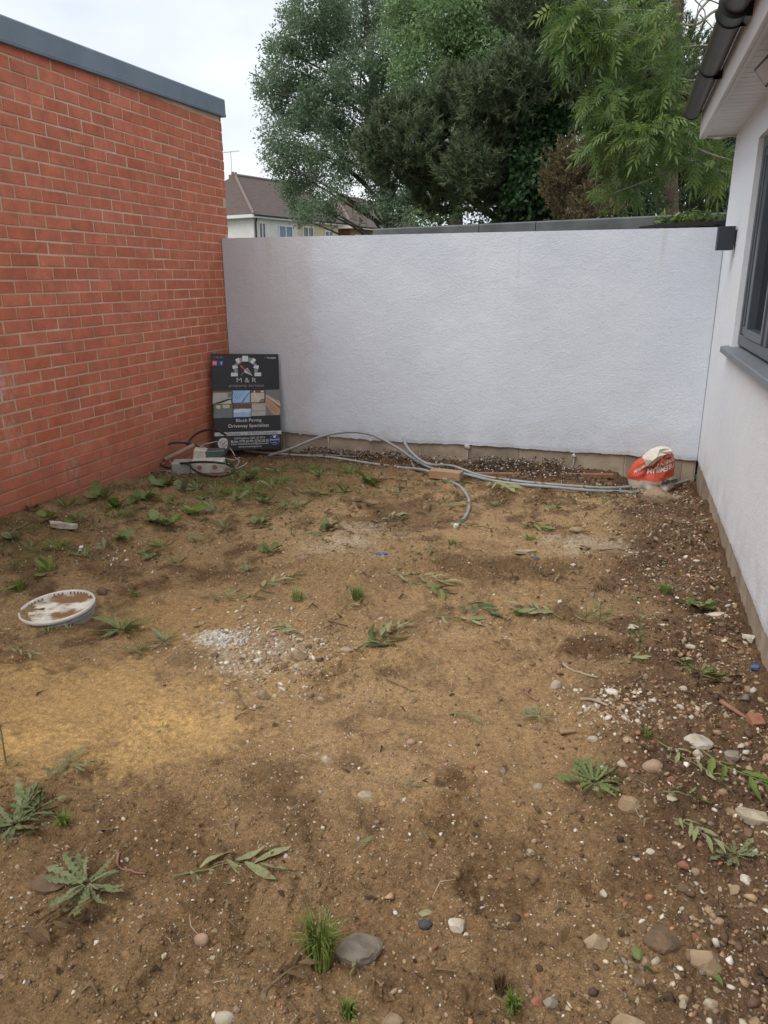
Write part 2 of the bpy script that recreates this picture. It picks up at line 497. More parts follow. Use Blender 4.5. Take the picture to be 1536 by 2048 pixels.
bs.inputs['Base Color'].default_value = (0.012, 0.016, 0.02, 1); bs.inputs['Roughness'].default_value = 0.03; setspec(bs, 0.6)
bump(t, bs, noise(t, coords(t, 'World'), 1.5, 1), 0.02, 0.02)
M['hose'] = plain('grey_conduit', (0.33, 0.345, 0.345), (0.23, 0.24, 0.24), 0.45, 12)
M['white_cap'] = plain('white_end_cap', (0.72, 0.69, 0.62), (0.5, 0.46, 0.38), 0.6, 40)
M['timber'] = plain('new_timber', (0.44, 0.275, 0.155), (0.33, 0.2, 0.11), 0.75, 9, 0.3, 60)
M['oldtimber'] = plain('old_timber', (0.33, 0.17, 0.10), (0.2, 0.10, 0.06), 0.85, 14, 0.4, 60)
M['greywood'] = plain('weathered_wood', (0.42, 0.33, 0.25), (0.28, 0.21, 0.15), 0.9, 14, 0.5, 50)
M['boxgrey'] = plain('grey_enclosure_plastic', (0.40, 0.40, 0.37), (0.28, 0.27, 0.24), 0.5, 16)
M['boxwhite'] = plain('dirty_white_plastic', (0.62, 0.59, 0.52), (0.44, 0.40, 0.33), 0.5, 18)
M['smoke'] = plain('smoked_cover', (0.10, 0.125, 0.135), (0.07, 0.09, 0.10), 0.2, 8)
M['cable'] = plain('black_cable', (0.016, 0.015, 0.015), (0.035, 0.03, 0.028), 0.5, 20)
M['cablegrey'] = plain('grey_cable', (0.42, 0.40, 0.36), (0.3, 0.27, 0.23), 0.55, 20)
M['lidwhite'] = plain('white_tub_plastic', (0.78, 0.77, 0.73), (0.62, 0.58, 0.50), 0.45, 16)
M['tubgrey'] = plain('weathered_tub_side', (0.36, 0.37, 0.37), (0.22, 0.22, 0.21), 0.5, 14)
m, t, bs = nodes('plaster_grit'); M['grit'] = m
v = coords(t, 'Object')
big = ramp(t, noise(t, coords(t, 'Object', (5.5, 9, 5)), 1.0, 5, 0.62), [(0.46, 0.0), (0.58, 1.0)])
col = mixc(t, big, (0.80, 0.75, 0.64), (0.26, 0.135, 0.06))
sp = ramp(t, noise(t, v, 120, 3, 0.7), [(0.42, 1.0), (0.62, 0.0)])
sp2 = ramp(t, noise(t, v, 14, 4, 0.7), [(0.45, 0.0), (0.62, 0.55)])
col = mixc(t, mixc(t, 1.0, sp, sp2, 'MULTIPLY'), col, (0.24, 0.14, 0.06))
t.links.new(col, bs.inputs['Base Color']); bs.inputs['Roughness'].default_value = 0.95
bump(t, bs, noise(t, v, 160, 4, 0.7), 0.8, 0.005)
for nm, a, b in (('stone_tan', (0.40, 0.29, 0.18), (0.27, 0.185, 0.11)), ('stone_pale', (0.53, 0.45, 0.33), (0.34, 0.27, 0.18)), ('stone_grey', (0.36, 0.31, 0.24), (0.19, 0.15, 0.11)),
                 ('stone_brick', (0.38, 0.165, 0.10), (0.24, 0.10, 0.06)), ('stone_clod', (0.205, 0.135, 0.08), (0.12, 0.075, 0.042)), ('stone_pink', (0.43, 0.29, 0.20), (0.30, 0.19, 0.12)),
                 ('stone_white', (0.68, 0.62, 0.52), (0.44, 0.37, 0.27)), ('stone_dark', (0.10, 0.105, 0.11), (0.06, 0.062, 0.065))):
    M[nm] = plain(nm, a, b, 0.9, 22, 0.6, 90, 0.004, 'World', rnd_amt=0.18)
M['blue_plastic'] = plain('blue_plastic', (0.10, 0.17, 0.34), (0.05, 0.08, 0.18), 0.4, 30)
M['root'] = plain('pink_root', (0.36, 0.17, 0.13), (0.25, 0.11, 0.08), 0.7, 30)
def flat(name, c, rough=0.4):
    m, t, bs = nodes(name); bs.inputs['Base Color'].default_value = (*c, 1); bs.inputs['Roughness'].default_value = rough; setspec(bs, 0.3)
    v = coords(t, 'World')
    t.links.new(mixc(t, 1.0, c, ramp(t, noise(t, v, 25, 3, 0.6), [(0.3, 0.88), (0.7, 1.08)]), 'MULTIPLY'), bs.inputs['Base Color'])
    return m
#PART2
# ================================================================= GROUND
BX, BY, HX = -3.404, 6.218, 0.663          # brick face, rendered wall face, house face
FWD = Vector((-math.sin(YAW), math.cos(YAW), 0)); RGT = Vector((math.cos(YAW), math.sin(YAW), 0))
def patch(u, v_, du, dv, s=0):
    c = onZ(u, v_, 0.0); a = onZ(u + du, v_, 0.0); b = onZ(u, v_ - dv, 0.0); b2 = onZ(u, v_ + dv, 0.0)
    rx = (a - c).length; ry = (b - b2).length / 2; c = (b + b2) / 2
    def f(x, y):
        dx = np.asarray(x) - c.x; dy = np.asarray(y) - c.y
        p = (dx * RGT.x + dy * RGT.y) / rx; q = (dx * FWD.x + dy * FWD.y) / ry
        n = (fbm(np.asarray(x) * 5, np.asarray(y) * 5, 71 + s, 4, 0.6) - 0.5) * 1.3
        n = n + (vnoise(np.asarray(x) * 38, np.asarray(y) * 38, 72 + s) - 0.5) * 0.4 + (vnoise(np.asarray(x) * 95, np.asarray(y) * 95, 75 + s) - 0.5) * 0.55
        return 1 - sm(np.sqrt(p * p + q * q) + n, 0.46, 1.16)
    return f
SAND = [patch(150, 1425, 300, 95, 1), patch(330, 1480, 180, 80, 2), patch(40, 1530, 150, 60, 3)]
SAND2 = [patch(720, 1315, 160, 28, 4), patch(600, 1350, 190, 45, 9), patch(380, 1240, 120, 50, 14)]
DUST = [patch(450, 1277, 62, 18, 5), patch(540, 1300, 110, 50, 6), patch(1150, 1092, 110, 22, 7), patch(690, 1085, 120, 36, 8)]
DARK = [patch(820, 1035, 120, 40, 10), patch(890, 1640, 60, 50, 11), patch(1010, 1140, 170, 30, 12), patch(1200, 1310, 90, 18, 13), patch(1000, 1790, 120, 60, 15), patch(905, 1575, 45, 22, 16)]
MOSS = [patch(420, 975, 190, 30, 17), patch(560, 1000, 220, 45, 18), patch(250, 1040, 220, 50, 19), patch(100, 1130, 180, 60, 20)]

def soil_col(x, y):
    x = np.asarray(x); y = np.asarray(y)
    m = rough_mask(x, y)[..., None]
    n = fbm(x * 1.6, y * 1.6, 41, 4, 0.55)[..., None]
    n2 = fbm(x * 7, y * 7, 47, 4, 0.6)[..., None]
    base = np.array([0.31, 0.212, 0.118]); mid = np.array([0.225, 0.145, 0.076]); dark = np.array([0.092, 0.054, 0.030])
    c = base + (mid - base) * sm(n, 0.36, 0.62)
    c = c + (dark - c) * np.clip(0.75 * m * (0.55 + 0.9 * sm(n2, 0.35, 0.65)), 0, 1)
    c = c + (dark - c) * 0.7 * sm(n2, 0.49, 0.64) * (0.7 + 0.5 * sm(fbm(x * 15, y * 15, 59, 3)[..., None], 0.4, 0.6))
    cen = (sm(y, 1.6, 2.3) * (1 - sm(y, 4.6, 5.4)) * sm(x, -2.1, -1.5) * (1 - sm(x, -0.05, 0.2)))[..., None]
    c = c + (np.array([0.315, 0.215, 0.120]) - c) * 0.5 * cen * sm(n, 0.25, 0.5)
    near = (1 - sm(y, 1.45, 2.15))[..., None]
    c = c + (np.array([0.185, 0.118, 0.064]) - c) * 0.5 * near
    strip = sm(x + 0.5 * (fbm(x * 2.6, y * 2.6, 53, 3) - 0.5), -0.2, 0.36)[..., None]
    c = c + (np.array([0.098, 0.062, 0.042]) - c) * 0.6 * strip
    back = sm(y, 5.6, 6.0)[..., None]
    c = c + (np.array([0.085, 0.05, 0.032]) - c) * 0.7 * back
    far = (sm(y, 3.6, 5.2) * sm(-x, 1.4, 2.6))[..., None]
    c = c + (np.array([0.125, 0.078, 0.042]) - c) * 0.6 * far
    for f in MOSS: c = c + (np.array([0.13, 0.115, 0.045]) - c) * 0.5 * f(x, y)[..., None] * sm(n2, 0.4, 0.6)
    for f in DARK: c = c + (np.array([0.085, 0.048, 0.025]) - c) * 0.7 * f(x, y)[..., None]
    for f in SAND2: c = c + (np.array([0.36, 0.235, 0.105]) - c) * 0.28 * f(x, y)[..., None]
    for f in SAND: c = c + (np.array([0.57, 0.375, 0.165]) - c) * 0.60 * f(x, y)[..., None] * (0.35 + 0.9 * n2)
    for i, f in enumerate(DUST): c = c + (np.array([0.52, 0.46, 0.37]) - c) * (0.75 if i == 0 else 0.34) * f(x, y)[..., None] * (0.4 + 0.9 * sm(n2, 0.35, 0.6))
    return np.clip(c * np.array([1.31, 1.255, 1.135]), 0.01, 0.9)

ys = [-2.5]
while ys[-1] < 0.75: ys.append(ys[-1] + max(0.012, 0.10 * min(1, (0.78 - ys[-1]) / 1.5)))
while ys[-1] < BY + 0.06: ys.append(ys[-1] + min(0.02, max(0.0050, 0.0042 * ys[-1])))
xs = list(np.arange(-3.5, -1.4, 0.0125)) + list(np.arange(-1.4, 0.72, 0.0056))
XX, YY = np.meshgrid(np.array(xs), np.array(ys))
ZZ = ground_z(XX, YY)
for f in SAND: ZZ = ZZ + 0.006 * f(XX, YY) * (0.4 + 1.2 * vnoise(XX * 30, YY * 30, 99))
nr, nc = XX.shape
idx = np.arange(nr * nc).reshape(nr, nc)
F = np.stack([idx[:-1, :-1], idx[:-1, 1:], idx[1:, 1:], idx[1:, :-1]], -1).reshape(-1, 4)
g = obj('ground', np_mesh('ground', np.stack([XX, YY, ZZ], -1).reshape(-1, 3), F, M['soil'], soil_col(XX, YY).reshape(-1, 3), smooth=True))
tag(g, 'bare brown earth of the walled yard with a sandy patch', kind='structure')
mb = MB()
for (x0, x1, y0, y1) in ((-400, -3.45, -400, 600), (0.70, 400, -400, 600), (-3.45, 0.70, 6.26, 600), (-3.45, 0.70, -400, -2.4)):
    mb.add([(x0, y0, -0.06), (x1, y0, -0.06), (x1, y1, -0.06), (x0, y1, -0.06)], [(0, 1, 2, 3)])
tag(mb.build('terrain', M['terrain']), 'flat land around the yard', kind='structure')

# ================================================================= BRICK BUILDING
bb = thing('brick_building', 'red brick flat-roofed building with blue-grey roof trim beside the yard', 'building', (BX, 6.35, 0))
Y_END, Y_START = 6.352, -3.0
mb = MB(); mb.box(-4.0, -0.0032, Y_START - 6.35, Y_END - 6.35 - 0.005, -0.4, 2.90)
mb.build('mortar_bed', M['mortar'], bb)
PITCH_B, COURSE = 0.2245, 0.075
# one brick: front face +X with chamfered arrises, unit length along Y is 0.2145, height 0.065
def brick_mesh(seed):
    r = random.Random(seed); L, H_, ch = 0.2155 / 2, 0.0662 / 2, 0.003
    j = lambda: r.uniform(-0.0009, 0.0009)
    fr = [(0.0 + j(), y * (L - ch) + j(), z * (H_ - ch) + j()) for y, z in ((-1, -1), (1, -1), (1, 1), (-1, 1))]
    md = [(-0.0035, y * L, z * H_ + j()) for y, z in ((-1, -1), (1, -1), (1, 1), (-1, 1))]
    bk = [(-0.03, y * L, z * H_) for y, z in ((-1, -1), (1, -1), (1, 1), (-1, 1))]
    b = MB(); f = [(0, 1, 2, 3)]
    for a in (0, 4):
        for k in range(4): f.append((a + 4 + k, a + 4 + (k + 1) % 4, a + (k + 1) % 4, a + k))
    b.add(fr + md + bk, f)
    return b
BMESH = [brick_mesh(i) for i in range(6)]
BDATA = [b.mesh('brick', M['brick']) for b in BMESH]
places = []
zL6 = CAM_H - 0.0006                       # a bed joint at eye level
for k in range(-22, 26):                   # courses; joint k at zL6 - .075 k
    zc = zL6 - COURSE * (k + 0.5)
    if zc > 2.83 or zc < -0.05: continue
    off = 3.714 if (k % 2 == 0) else 3.826
    jit = rnd.uniform(-0.012, 0.012)
    n = -32
    while True:
        yc = off + jit + PITCH_B * (n + 0.5); n += 1
        L = 1.0
        if yc + 0.107 > Y_END:
            rem = Y_END - (yc - 0.107)
            if rem > 0.05:
                places.append((Y_END - rem / 2, zc, rem / 0.2145))
            break
        if yc < Y_START + 0.15: continue
        places.append((yc + rnd.uniform(-0.003, 0.003), zc + rnd.uniform(-0.0015, 0.0015), 1.0 + rnd.uniform(-0.012, 0.008)))
def in_view(y, z):
    d = CAM_R.transposed() @ Vector((BX, y, z - CAM_H))
    if d.z > 0: return False
    u = 768 + FPX * d.x / -d.z; v_ = 1024 - FPX * d.y / -d.z
    return -12 < u < 1536 and -12 < v_ < 2060 and z > -0.02 and (y < 6.24 or z > 1.87)
vis = sorted([p for p in places if in_view(p[0], p[1])], key=lambda p: p[0])
keep = set(vis[:300])
rest = MB()
for p in places:
    r_ = rnd.Random if False else rnd
    i = rnd.randrange(6); dx = rnd.uniform(-0.0012, 0.0012)
    if p in keep:
        obj('brick', BDATA[i], bb, (dx, p[0] - 6.35, p[1]), (rnd.uniform(-.004, .004), 0, rnd.uniform(-.006, .006)), (1, p[2], 1))
    else:
        b = BMESH[i]
        rest.add([(x + dx, y * p[2] + p[0] - 6.35, z + p[1]) for x, y, z in b.v], b.f)
# end face of the building (towards the gardens behind)
for k in range(-18, 21):
    zc = zL6 - COURSE * (k + 0.5)
    for n in range(14):
        xc = -0.11 - 0.2245 * n - (0.112 if k % 2 else 0)
        rest.add([(xc + y, (Y_END - 6.35) + x, z + zc) for x, y, z in BMESH[n % 6].v], [tuple(reversed(f)) for f in BMESH[n % 6].f])
tag(rest.build('brickwork', M['brick'], bb), kind='stuff')
def ftop(y): return 1.388 + (y - 3.9) * 0.0270 + CAM_H
mb = MB()
prof = [(0.0, -0.138), (0.032, -0.138), (0.034, -0.120), (0.030, -0.116), (0.028, -0.008), (0.022, 0.0), (-4.2, 0.03), (-4.2, -0.138)]
ya, yb = Y_START, 6.383
n = len(prof)
mb.add([(x, y - 6.35, ftop(y) + z) for y in (ya, yb) for x, z in prof], [(i, (i + 1) % n, n + (i + 1) % n, n + i) for i in range(n)] + [tuple(range(n - 1, -1, -1)), tuple(range(n, 2 * n))])
mb.build('roof_trim', M['fascia_grey'], bb)

# ================================================================= RENDERED YARD WALL
ZT = 0.3407 + CAM_H
rw = thing('rendered_wall', 'pale grey textured render wall across the back of the yard', 'wall', ((BX + HX) / 2, BY, 0))
ox = (BX + HX) / 2
BOT = [(-3.41, 0.185), (-2.929, 0.175), (-2.5, 0.155), (-2.066, 0.144), (-1.579, 0.141), (-1.198, 0.156), (-0.468, 0.144), (0.126, 0.145), (0.67, 0.133)]
def botz(x):
    for (a, za), (b, zb) in zip(BOT, BOT[1:]):
        if a <= x <= b: return za + (zb - za) * (x - a) / (b - a)
    return 0.14
def coat(x0, x1, zfun, ztop, front, back, step=0.012, seed=3):
    """slab with a ragged lower edge: local x along the wall, -y to the viewer"""
    b = MB(); n = int((x1 - x0) / step)
    P = []
    for i in range(n + 1):
        x = x0 + (x1 - x0) * i / n
        zb_ = zfun(x) + 0.016 * (float(fbm(x * 9, 0.5, seed, 4, 0.6)) - 0.5) + 0.007 * (float(vnoise(x * 70, 3.3, seed)) - 0.5) + 0.012 * max(0, float(vnoise(x * 22, 1.2, seed + 5)) - 0.62)
        P += [(x, front, ztop), (x, front, zb_ + 0.03), (x, front + 0.003, zb_), (x, back, zb_ + 0.004), (x, back, ztop)]
    F_ = []
    for i in range(n):
        a = i * 5; c_ = a + 5
        for k in range(5):
            k2 = (k + 1) % 5
            F_.append((a + k, a + k2, c_ + k2, c_ + k))
    F_ += [tuple(range(5)), tuple(n * 5 + k for k in (4, 3, 2, 1, 0))]
    b.add(P, F_)
    return b
b = coat(BX + 0.004 - ox, HX - 0.004 - ox, lambda x: botz(x + ox), ZT, 0.0, 0.045)
b.build('render_coat', M['grey_render'], rw)
mb = MB(); mb.box(BX + 0.004 - ox, HX - 0.004 - ox, 0.0455, 0.20, 0.24, ZT - 0.001)
mb.build('wall_core', M['block'], rw)
mb = MB(); mb.box(BX + 0.006 - ox, HX - 0.006 - ox, 0.030, 0.19, -0.15, 0.239)
mb.build('joint_mortar', M['lump'], rw)
jx = [-3.39, -2.90, -2.462, -2.057, -1.603, -1.175, -0.732, -0.28, 0.12, 0.56, 0.655]
for a, c_ in zip(jx, jx[1:]):
    mb = MB(); mb.box(a + 0.004 - ox, c_ - 0.004 - ox, 0.022 + rnd.uniform(-.003, .003), 0.12, -0.14, 0.236, 0.004)
    mb.build('block', M['block'], rw)
def lumpmesh(seed, sub=2, amp=0.35):
    bm = bmesh.new(); bmesh.ops.create_icosphere(bm, subdivisions=sub, radius=1)
    r = random.Random(seed); o = [r.uniform(0, 50) for _ in range(3)]
    from mathutils import noise as mn
    for v_ in bm.verts:
        p = v_.co * 0.9 + Vector(o)
        d = mn.noise(p) * amp + mn.noise(p * 2.4) * amp * 0.5 + (mn.noise(p * 5) * amp * 0.22 if sub > 1 else 0)
        v_.co *= 1 + d
    P = [v_.co.copy() for v_ in bm.verts]; F_ = [[q.index for q in f.verts] for f in bm.faces]; bm.free()
    b = MB(); b.add(P, F_); return b
for (u, v_, s) in ((934, 893, 0.022), (1148, 912, 0.014), (600, 868, 0.012), (740, 881, 0.013)):
    p = onY(u, v_, BY)
    b = lumpmesh(int(u)); me = b.mesh('mortar_lump', M['lump'], True)
    obj('mortar_lump', me, rw, (p.x - ox, 0.004, p.z), (0, rnd.random(), 0), (s * 1.3, s * 0.6, s))
for u in (934, 1148, 656):
    p = onY(u, 905, BY)
    mb = MB(); mb.tube([(p.x - ox, 0.014, 0.16), (p.x - ox + 0.004, 0.012, 0.10), (p.x - ox, 0.015, 0.02)], [0.010, 0.007, 0.004], 6)
    mb.build('mortar_smear', M['lump'], rw)

# ================================================================= WHITE HOUSE (wall beside the yard)
hs = thing('white_house', 'white rendered single-storey house with black gutter and grey window', 'house', (HX, 6.27, 0))
HY = 6.27
WY1, WY0, WZ0, WZ1 = 5.14, 3.25, CAM_H - 0.42, CAM_H + 0.758      # window opening
ZR = CAM_H - 1.3886
SOFZ = CAM_H + 0.955
# wall coat built in panels around the opening; local x = world Y - HY reversed for the ragged skirt
b = coat(-(HY - 0.0), 9.0, lambda x: ZR, WZ0 - 0.001, 0.0, 0.05, 0.014, 9)
Mrot = Matrix(((0, 1, 0), (-1, 0, 0), (0, 0, 1)))     # local (x along, y depth) -> house (depth X, along -Y)
def put(b, name, mat):
    b.v = [tuple(Mrot @ Vector((p[0], p[1], p[2]))) for p in b.v]
    b.f = [tuple(reversed(f)) for f in b.f]
    return b
bl = coat(0.0, 9.0, lambda x: ZR, WZ0 - 0.0, 0.0, 0.06, 0.014, 9)
for q in range(len(bl.v)):
    x, y, z = bl.v[q]; bl.v[q] = (y, -x, z)
mb = bl
mb.box(0.0, 0.06, WY1 - HY, 0.0, WZ0 + 0.0005, SOFZ + 0.05)                # far jamb side of the wall
mb.box(0.0, 0.06, WY0 - HY, WY1 - HY - 0.0005, WZ1, SOFZ + 0.05)          # above the window
mb.box(0.0, 0.06, -9.0, WY0 - HY - 0.0005, WZ0 + 0.0005, SOFZ + 0.05)
mb.build('wall', M['white_render'], hs)
mb = MB(); mb.box(0.061, 0.25, -9.0, -0.002, -0.2, WZ0 - 0.01)
mb.box(0.061, 0.25, WY1 - HY + 0.001, -0.002, WZ0 - 0.0095, SOFZ + 0.05)
mb.box(0.001, 6.0, -0.0015, 0.0, WZ0 * 0 + 0.2, SOFZ + 0.05)
mb.build('inner_wall', M['white_render'], hs)
y = 0.0
while y > -9:
    mb = MB(); L = 0.44; mb.box(0.012 + rnd.uniform(-.003, .003), 0.06, y - L + 0.006, y - 0.003, -0.2, ZR + 0.05, 0.003)
    mb.build('block', M['block'], hs); y -= L
# window
wn = obj('window', None, hs, (0, 0, 0)); wn.empty_display_size = 0.1
y0, y1 = WY0 - HY, WY1 - HY
fx = 0.030
fw = 0.062
def frame_rect(b, ya, yb, za, zb_, xa, xb, w_):
    b.box(xa, xb, ya, yb, za, za + w_, 0.004)
    b.box(xa, xb, ya, yb, zb_ - w_, zb_, 0.004)
    b.box(xa + 0.0005, xb - 0.0005, ya, ya + w_, za + w_ - 0.004, zb_ - w_ + 0.004, 0.004)
    b.box(xa + 0.0005, xb - 0.0005, yb - w_, yb, za + w_ - 0.004, zb_ - w_ + 0.004, 0.004)
mb = MB(); frame_rect(mb, y0, y1 - 0.001, WZ0 + 0.022, WZ1 - 0.001, fx, 0.11, fw)
mull = [4.86, 4.20]
for my in mull: mb.box(fx - 0.0035, 0.108, my - HY - 0.045, my - HY + 0.045, WZ0 + 0.022 + fw - 0.003, WZ1 - fw + 0.003, 0.004)
mb.build('frame', M['anthracite'], wn)
edges = [5.14 - fw, 4.86 + 0.045, 4.86 - 0.045, 4.20 + 0.045, 4.20 - 0.045, WY0 + fw]
for i in range(0, 6, 2):
    yb, ya = edges[i] - HY, edges[i + 1] - HY
    sb = MB(); frame_rect(sb, ya + 0.004, yb - 0.004, WZ0 + 0.022 + fw + 0.002, WZ1 - fw - 0.002, fx + (0.006 if i != 2 else -0.012), 0.09, 0.048)
    sh = sb.build('sash', M['anthracite'], wn)
    pb = MB(); pb.box(0.062, 0.07, ya + 0.05, yb - 0.05, WZ0 + 0.022 + fw + 0.048, WZ1 - fw - 0.048)
    pb.build('pane', M['glass'], wn)
mb = MB(); mb.box(0.16, 0.20, y0 - 0.3, y1 + 0.1, WZ0 - 0.1, WZ1 + 0.1); mb.build('room_dark_sheet', plain('dark_room_lining', (0.03, 0.035, 0.04)), wn)  # near-black sheet behind the panes, painting in the darkness of the unlit room
mb = MB()
sp_ = [(0.06, 0.022), (-0.044, 0.010), (-0.048, 0.004), (-0.048, -0.026), (-0.040, -0.030), (-0.032, -0.030), (-0.032, -0.012), (0.06, -0.010)]
n = len(sp_); ya, yb = WY0 - HY - 0.1, 5.28 - HY
zs = WZ0 - 0.012
mb.add([(x, y, zs + z) for y in (ya, yb) for x, z in sp_], [(i, (i + 1) % n, n + (i + 1) % n, n + i) for i in range(n)] + [tuple(range(n - 1, -1, -1)), tuple(range(n, 2 * n))])
mb.build('sill', M['sill'], wn)
# eaves
SX = 0.44 - HX
bw = 0.1
y = 0.02
while y > -9:
    mb = MB(); mb.box(SX, 0.003, y - bw + 0.0035, y - 0.0005, SOFZ, SOFZ + 0.010, 0.0025)
    mb.build('soffit_board', M['upvc'], hs); y -= bw
mb = MB(); mb.box(SX + 0.006, 0.002, -9, 0.018, SOFZ + 0.0105, SOFZ + 0.02); mb.build('soffit_backing', M['upvc'], hs)
mb = MB(); mb.box(SX - 0.019, SX - 0.001, -9, 0.022, SOFZ - 0.018, SOFZ + 0.21, 0.003)
mb.box(SX - 0.0005, SX + 0.024, -9, 0.0215, SOFZ - 0.0175, SOFZ - 0.0035, 0.003)
mb.build('fascia_board', M['upvc'], hs)
mb = MB(); mb.box(SX - 0.018, 1.5, 0.0225, 0.032, SOFZ - 0.012, SOFZ + 0.21); mb.build('barge_end', M['upvc'], hs)
gxc, gzc, gr = SX - 0.019 - 0.064, SOFZ + 0.168, 0.058
mb = MB(); K = 14
ring = [(gxc + gr * math.cos(math.pi + math.pi * k / K), gzc + gr * math.sin(math.pi + math.pi * k / K)) for k in range(K + 1)]
ring2 = [(gxc + (gr - 0.003) * math.cos(math.pi + math.pi * k / K), gzc + (gr - 0.003) * math.sin(math.pi + math.pi * k / K)) for k in range(K, -1, -1)]
rr_ = ring + ring2; n = len(rr_)
mb.add([(x, y, z) for y in (-9.0, 0.02) for x, z in rr_], [(i, (i + 1) % n, n + (i + 1) % n, n + i) for i in range(n)])
mb.build('gutter', M['gutter'], hs, smooth=True)
mb = MB()
cp = [(gxc, gzc)] + [(gxc + (gr + 0.004) * math.cos(math.pi + math.pi * k / K), gzc + (gr + 0.004) * math.sin(math.pi + math.pi * k / K)) for k in range(K + 1)]
n = len(cp)
mb.add([(x, y, z) for y in (0.0, 0.03) for x, z in cp], [tuple(range(n)), tuple(range(2 * n - 1, n - 1, -1))] + [(i, (i + 1) % n, n + (i + 1) % n, n + i) for i in range(n)])
mb.build('gutter_end_cap', M['black'], hs)
for yy, wd, ex in ((5.05, 0.03, 0.007), (4.02, 0.14, 0.012), (3.0, 0.03, 0.007), (1.9, 0.03, 0.007)):
    mb = MB(); g2 = gr + ex
    cp = [(gxc + g2 * math.cos(math.pi + math.pi * k / K), gzc + g2 * math.sin(math.pi + math.pi * k / K)) for k in range(K + 1)] + [(SX - 0.0195, gzc + 0.01), (SX - 0.0195, gzc - gr - 0.01)]
    n = len(cp)
    ya, yb = yy - HY - wd / 2, yy - HY + wd / 2
    mb.add([(x, y, z) for y in (ya, yb) for x, z in cp], [tuple(range(n)), tuple(range(2 * n - 1, n - 1, -1))] + [(i, (i + 1) % n, n + (i + 1) % n, n + i) for i in range(n)])
    if wd > 0.1:
        for q in (ya - 0.008, yb):
            cp2 = [(gxc + (g2 + 0.006) * math.cos(math.pi + math.pi * k / K), gzc + (g2 + 0.006) * math.sin(math.pi + math.pi * k / K)) for k in range(K + 1)] + [(SX - 0.019, gzc + 0.012)]
            n2_ = len(cp2)
            mb.add([(x, y, z) for y in (q, q + 0.008) for x, z in cp2], [tuple(range(n2_)), tuple(range(2 * n2_ - 1, n2_ - 1, -1))] + [(i, (i + 1) % n2_, n2_ + (i + 1) % n2_, n2_ + i) for i in range(n2_)])
    mb.build('gutter_bracket', M['black'], hs)
mb = MB(); mb.add([(gxc + 0.03, -9, gzc + 0.03), (gxc + 0.03, 0.06, gzc + 0.03), (3.2, 0.06, gzc + 1.75), (3.2, -9, gzc + 1.75), (gxc + 0.03, -9, gzc + 0.06), (gxc + 0.03, 0.06, gzc + 0.06), (3.2, 0.06, gzc + 1.78), (3.2, -9, gzc + 1.78)],
       [(0, 1, 2, 3), (7, 6, 5, 4), (0, 4, 5, 1), (1, 5, 6, 2), (2, 6, 7, 3), (3, 7, 4, 0)])
mb.build('roof', M['felt'], hs)
# wall lamp and floodlight on the house
wl = thing('wall_lamp', 'dark grey box-shaped outdoor lamp on the white house wall', 'lamp', (HX, 5.61, CAM_H + 0.165))
mb = MB(); mb.box(-0.112, -0.012, -0.05, 0.05, 0.0, 0.145, 0.002); mb.build('housing', M['lampbox'], wl)
mb = MB(); mb.box(-0.0125, -0.0005, -0.035, 0.035, 0.03, 0.12); mb.build('back_plate', M['black'], wl)
mb = MB(); mb.tube([(-0.062, 0, -0.0015), (-0.062, 0, 0.004)], 0.034, 16); mb.build('lens', plain('lamp_lens', (0.5, 0.5, 0.48)), wl)
fl = thing('floodlight', 'black-framed floodlight fixed under the white eaves', 'lamp', (0.55, 4.06, SOFZ))
mb = MB(); mb.box(-0.008, 0.008, -0.02, 0.02, -0.045, -0.0005, 0.002); mb.build('bracket', M['black'], fl)
Mr = Matrix.Translation((-0.02, 0.0, -0.085)) @ Matrix.Rotation(R(-38), 4, 'Y') @ Matrix.Rotation(R(18), 4, 'Z')
mb = MB(); mb.box(-0.016, 0.016, -0.07, 0.07, -0.05, 0.05, 0.004, Mr); mb.build('body', M['black'], fl)
mb = MB(); mb.box(-0.0185, -0.0165, -0.058, 0.058, -0.038, 0.038, 0, Mr); mb.build('glass_front', plain('floodlight_glass', (0.42, 0.36, 0.32), None, 0.2), fl)

# ================================================================= FELT-ROOFED GARAGE BEHIND THE WALL
gy = 6.85
ga = thing('garage', 'low garage with grey felt roof edge behind the rendered wall', 'garage', (0, gy, 0))
k_ = gy / 7.0
def fz(x): return CAM_H + (0.462 + 0.0195 * (x / k_ + 1.0)) * k_
xj = [-2.267 * k_, -1.277 * k_, -0.781 * k_, 0.203 * k_, 1.25, 2.4]
for a, c_ in zip(xj, xj[1:]):
    mb = MB()
    n = 10; P = []
    for i in range(n + 1):
        x = a + 0.003 + (c_ - a - 0.006) * i / n
        w_ = 0.004 * math.sin(x * 7) + rnd.uniform(-0.002, 0.002)
        P += [(x, w_, fz(x) - 0.17), (x, 0.002 + w_, fz(x) - 0.012), (x, 0.015 + w_, fz(x)), (x, 0.07, fz(x)), (x, 0.07, fz(x) - 0.17)]
    F_ = [(i * 5 + q, i * 5 + 5 + q, i * 5 + 5 + (q + 1) % 5, i * 5 + (q + 1) % 5) for i in range(n) for q in range(5)] + [tuple(range(5)), tuple(n * 5 + q for q in (4, 3, 2, 1, 0))]
    mb.add(P, F_); mb.build('felt_strip', M['felt'], ga)
mb = MB(); mb.box(xj[0] + 0.02, 2.4, 0.08, 5.0, -0.06, 1.84); mb.build('wall', M['darkwall'], ga)
mb = MB(); mb.box(xj[0] + 0.01, 2.4, 0.075, 5.0, 1.845, 1.88); mb.build('roof', M['felt'], ga)
gt = thing('garden_shed', 'low dark felt shed edge with cuttings on it beside the house corner', 'shed', (0.1, 6.62, 0))
mb = MB(); mb.box(0.0, 1.6, 0.0, 0.17, -0.05, CAM_H + 0.365); mb.build('wall', M['darkwall'], gt)
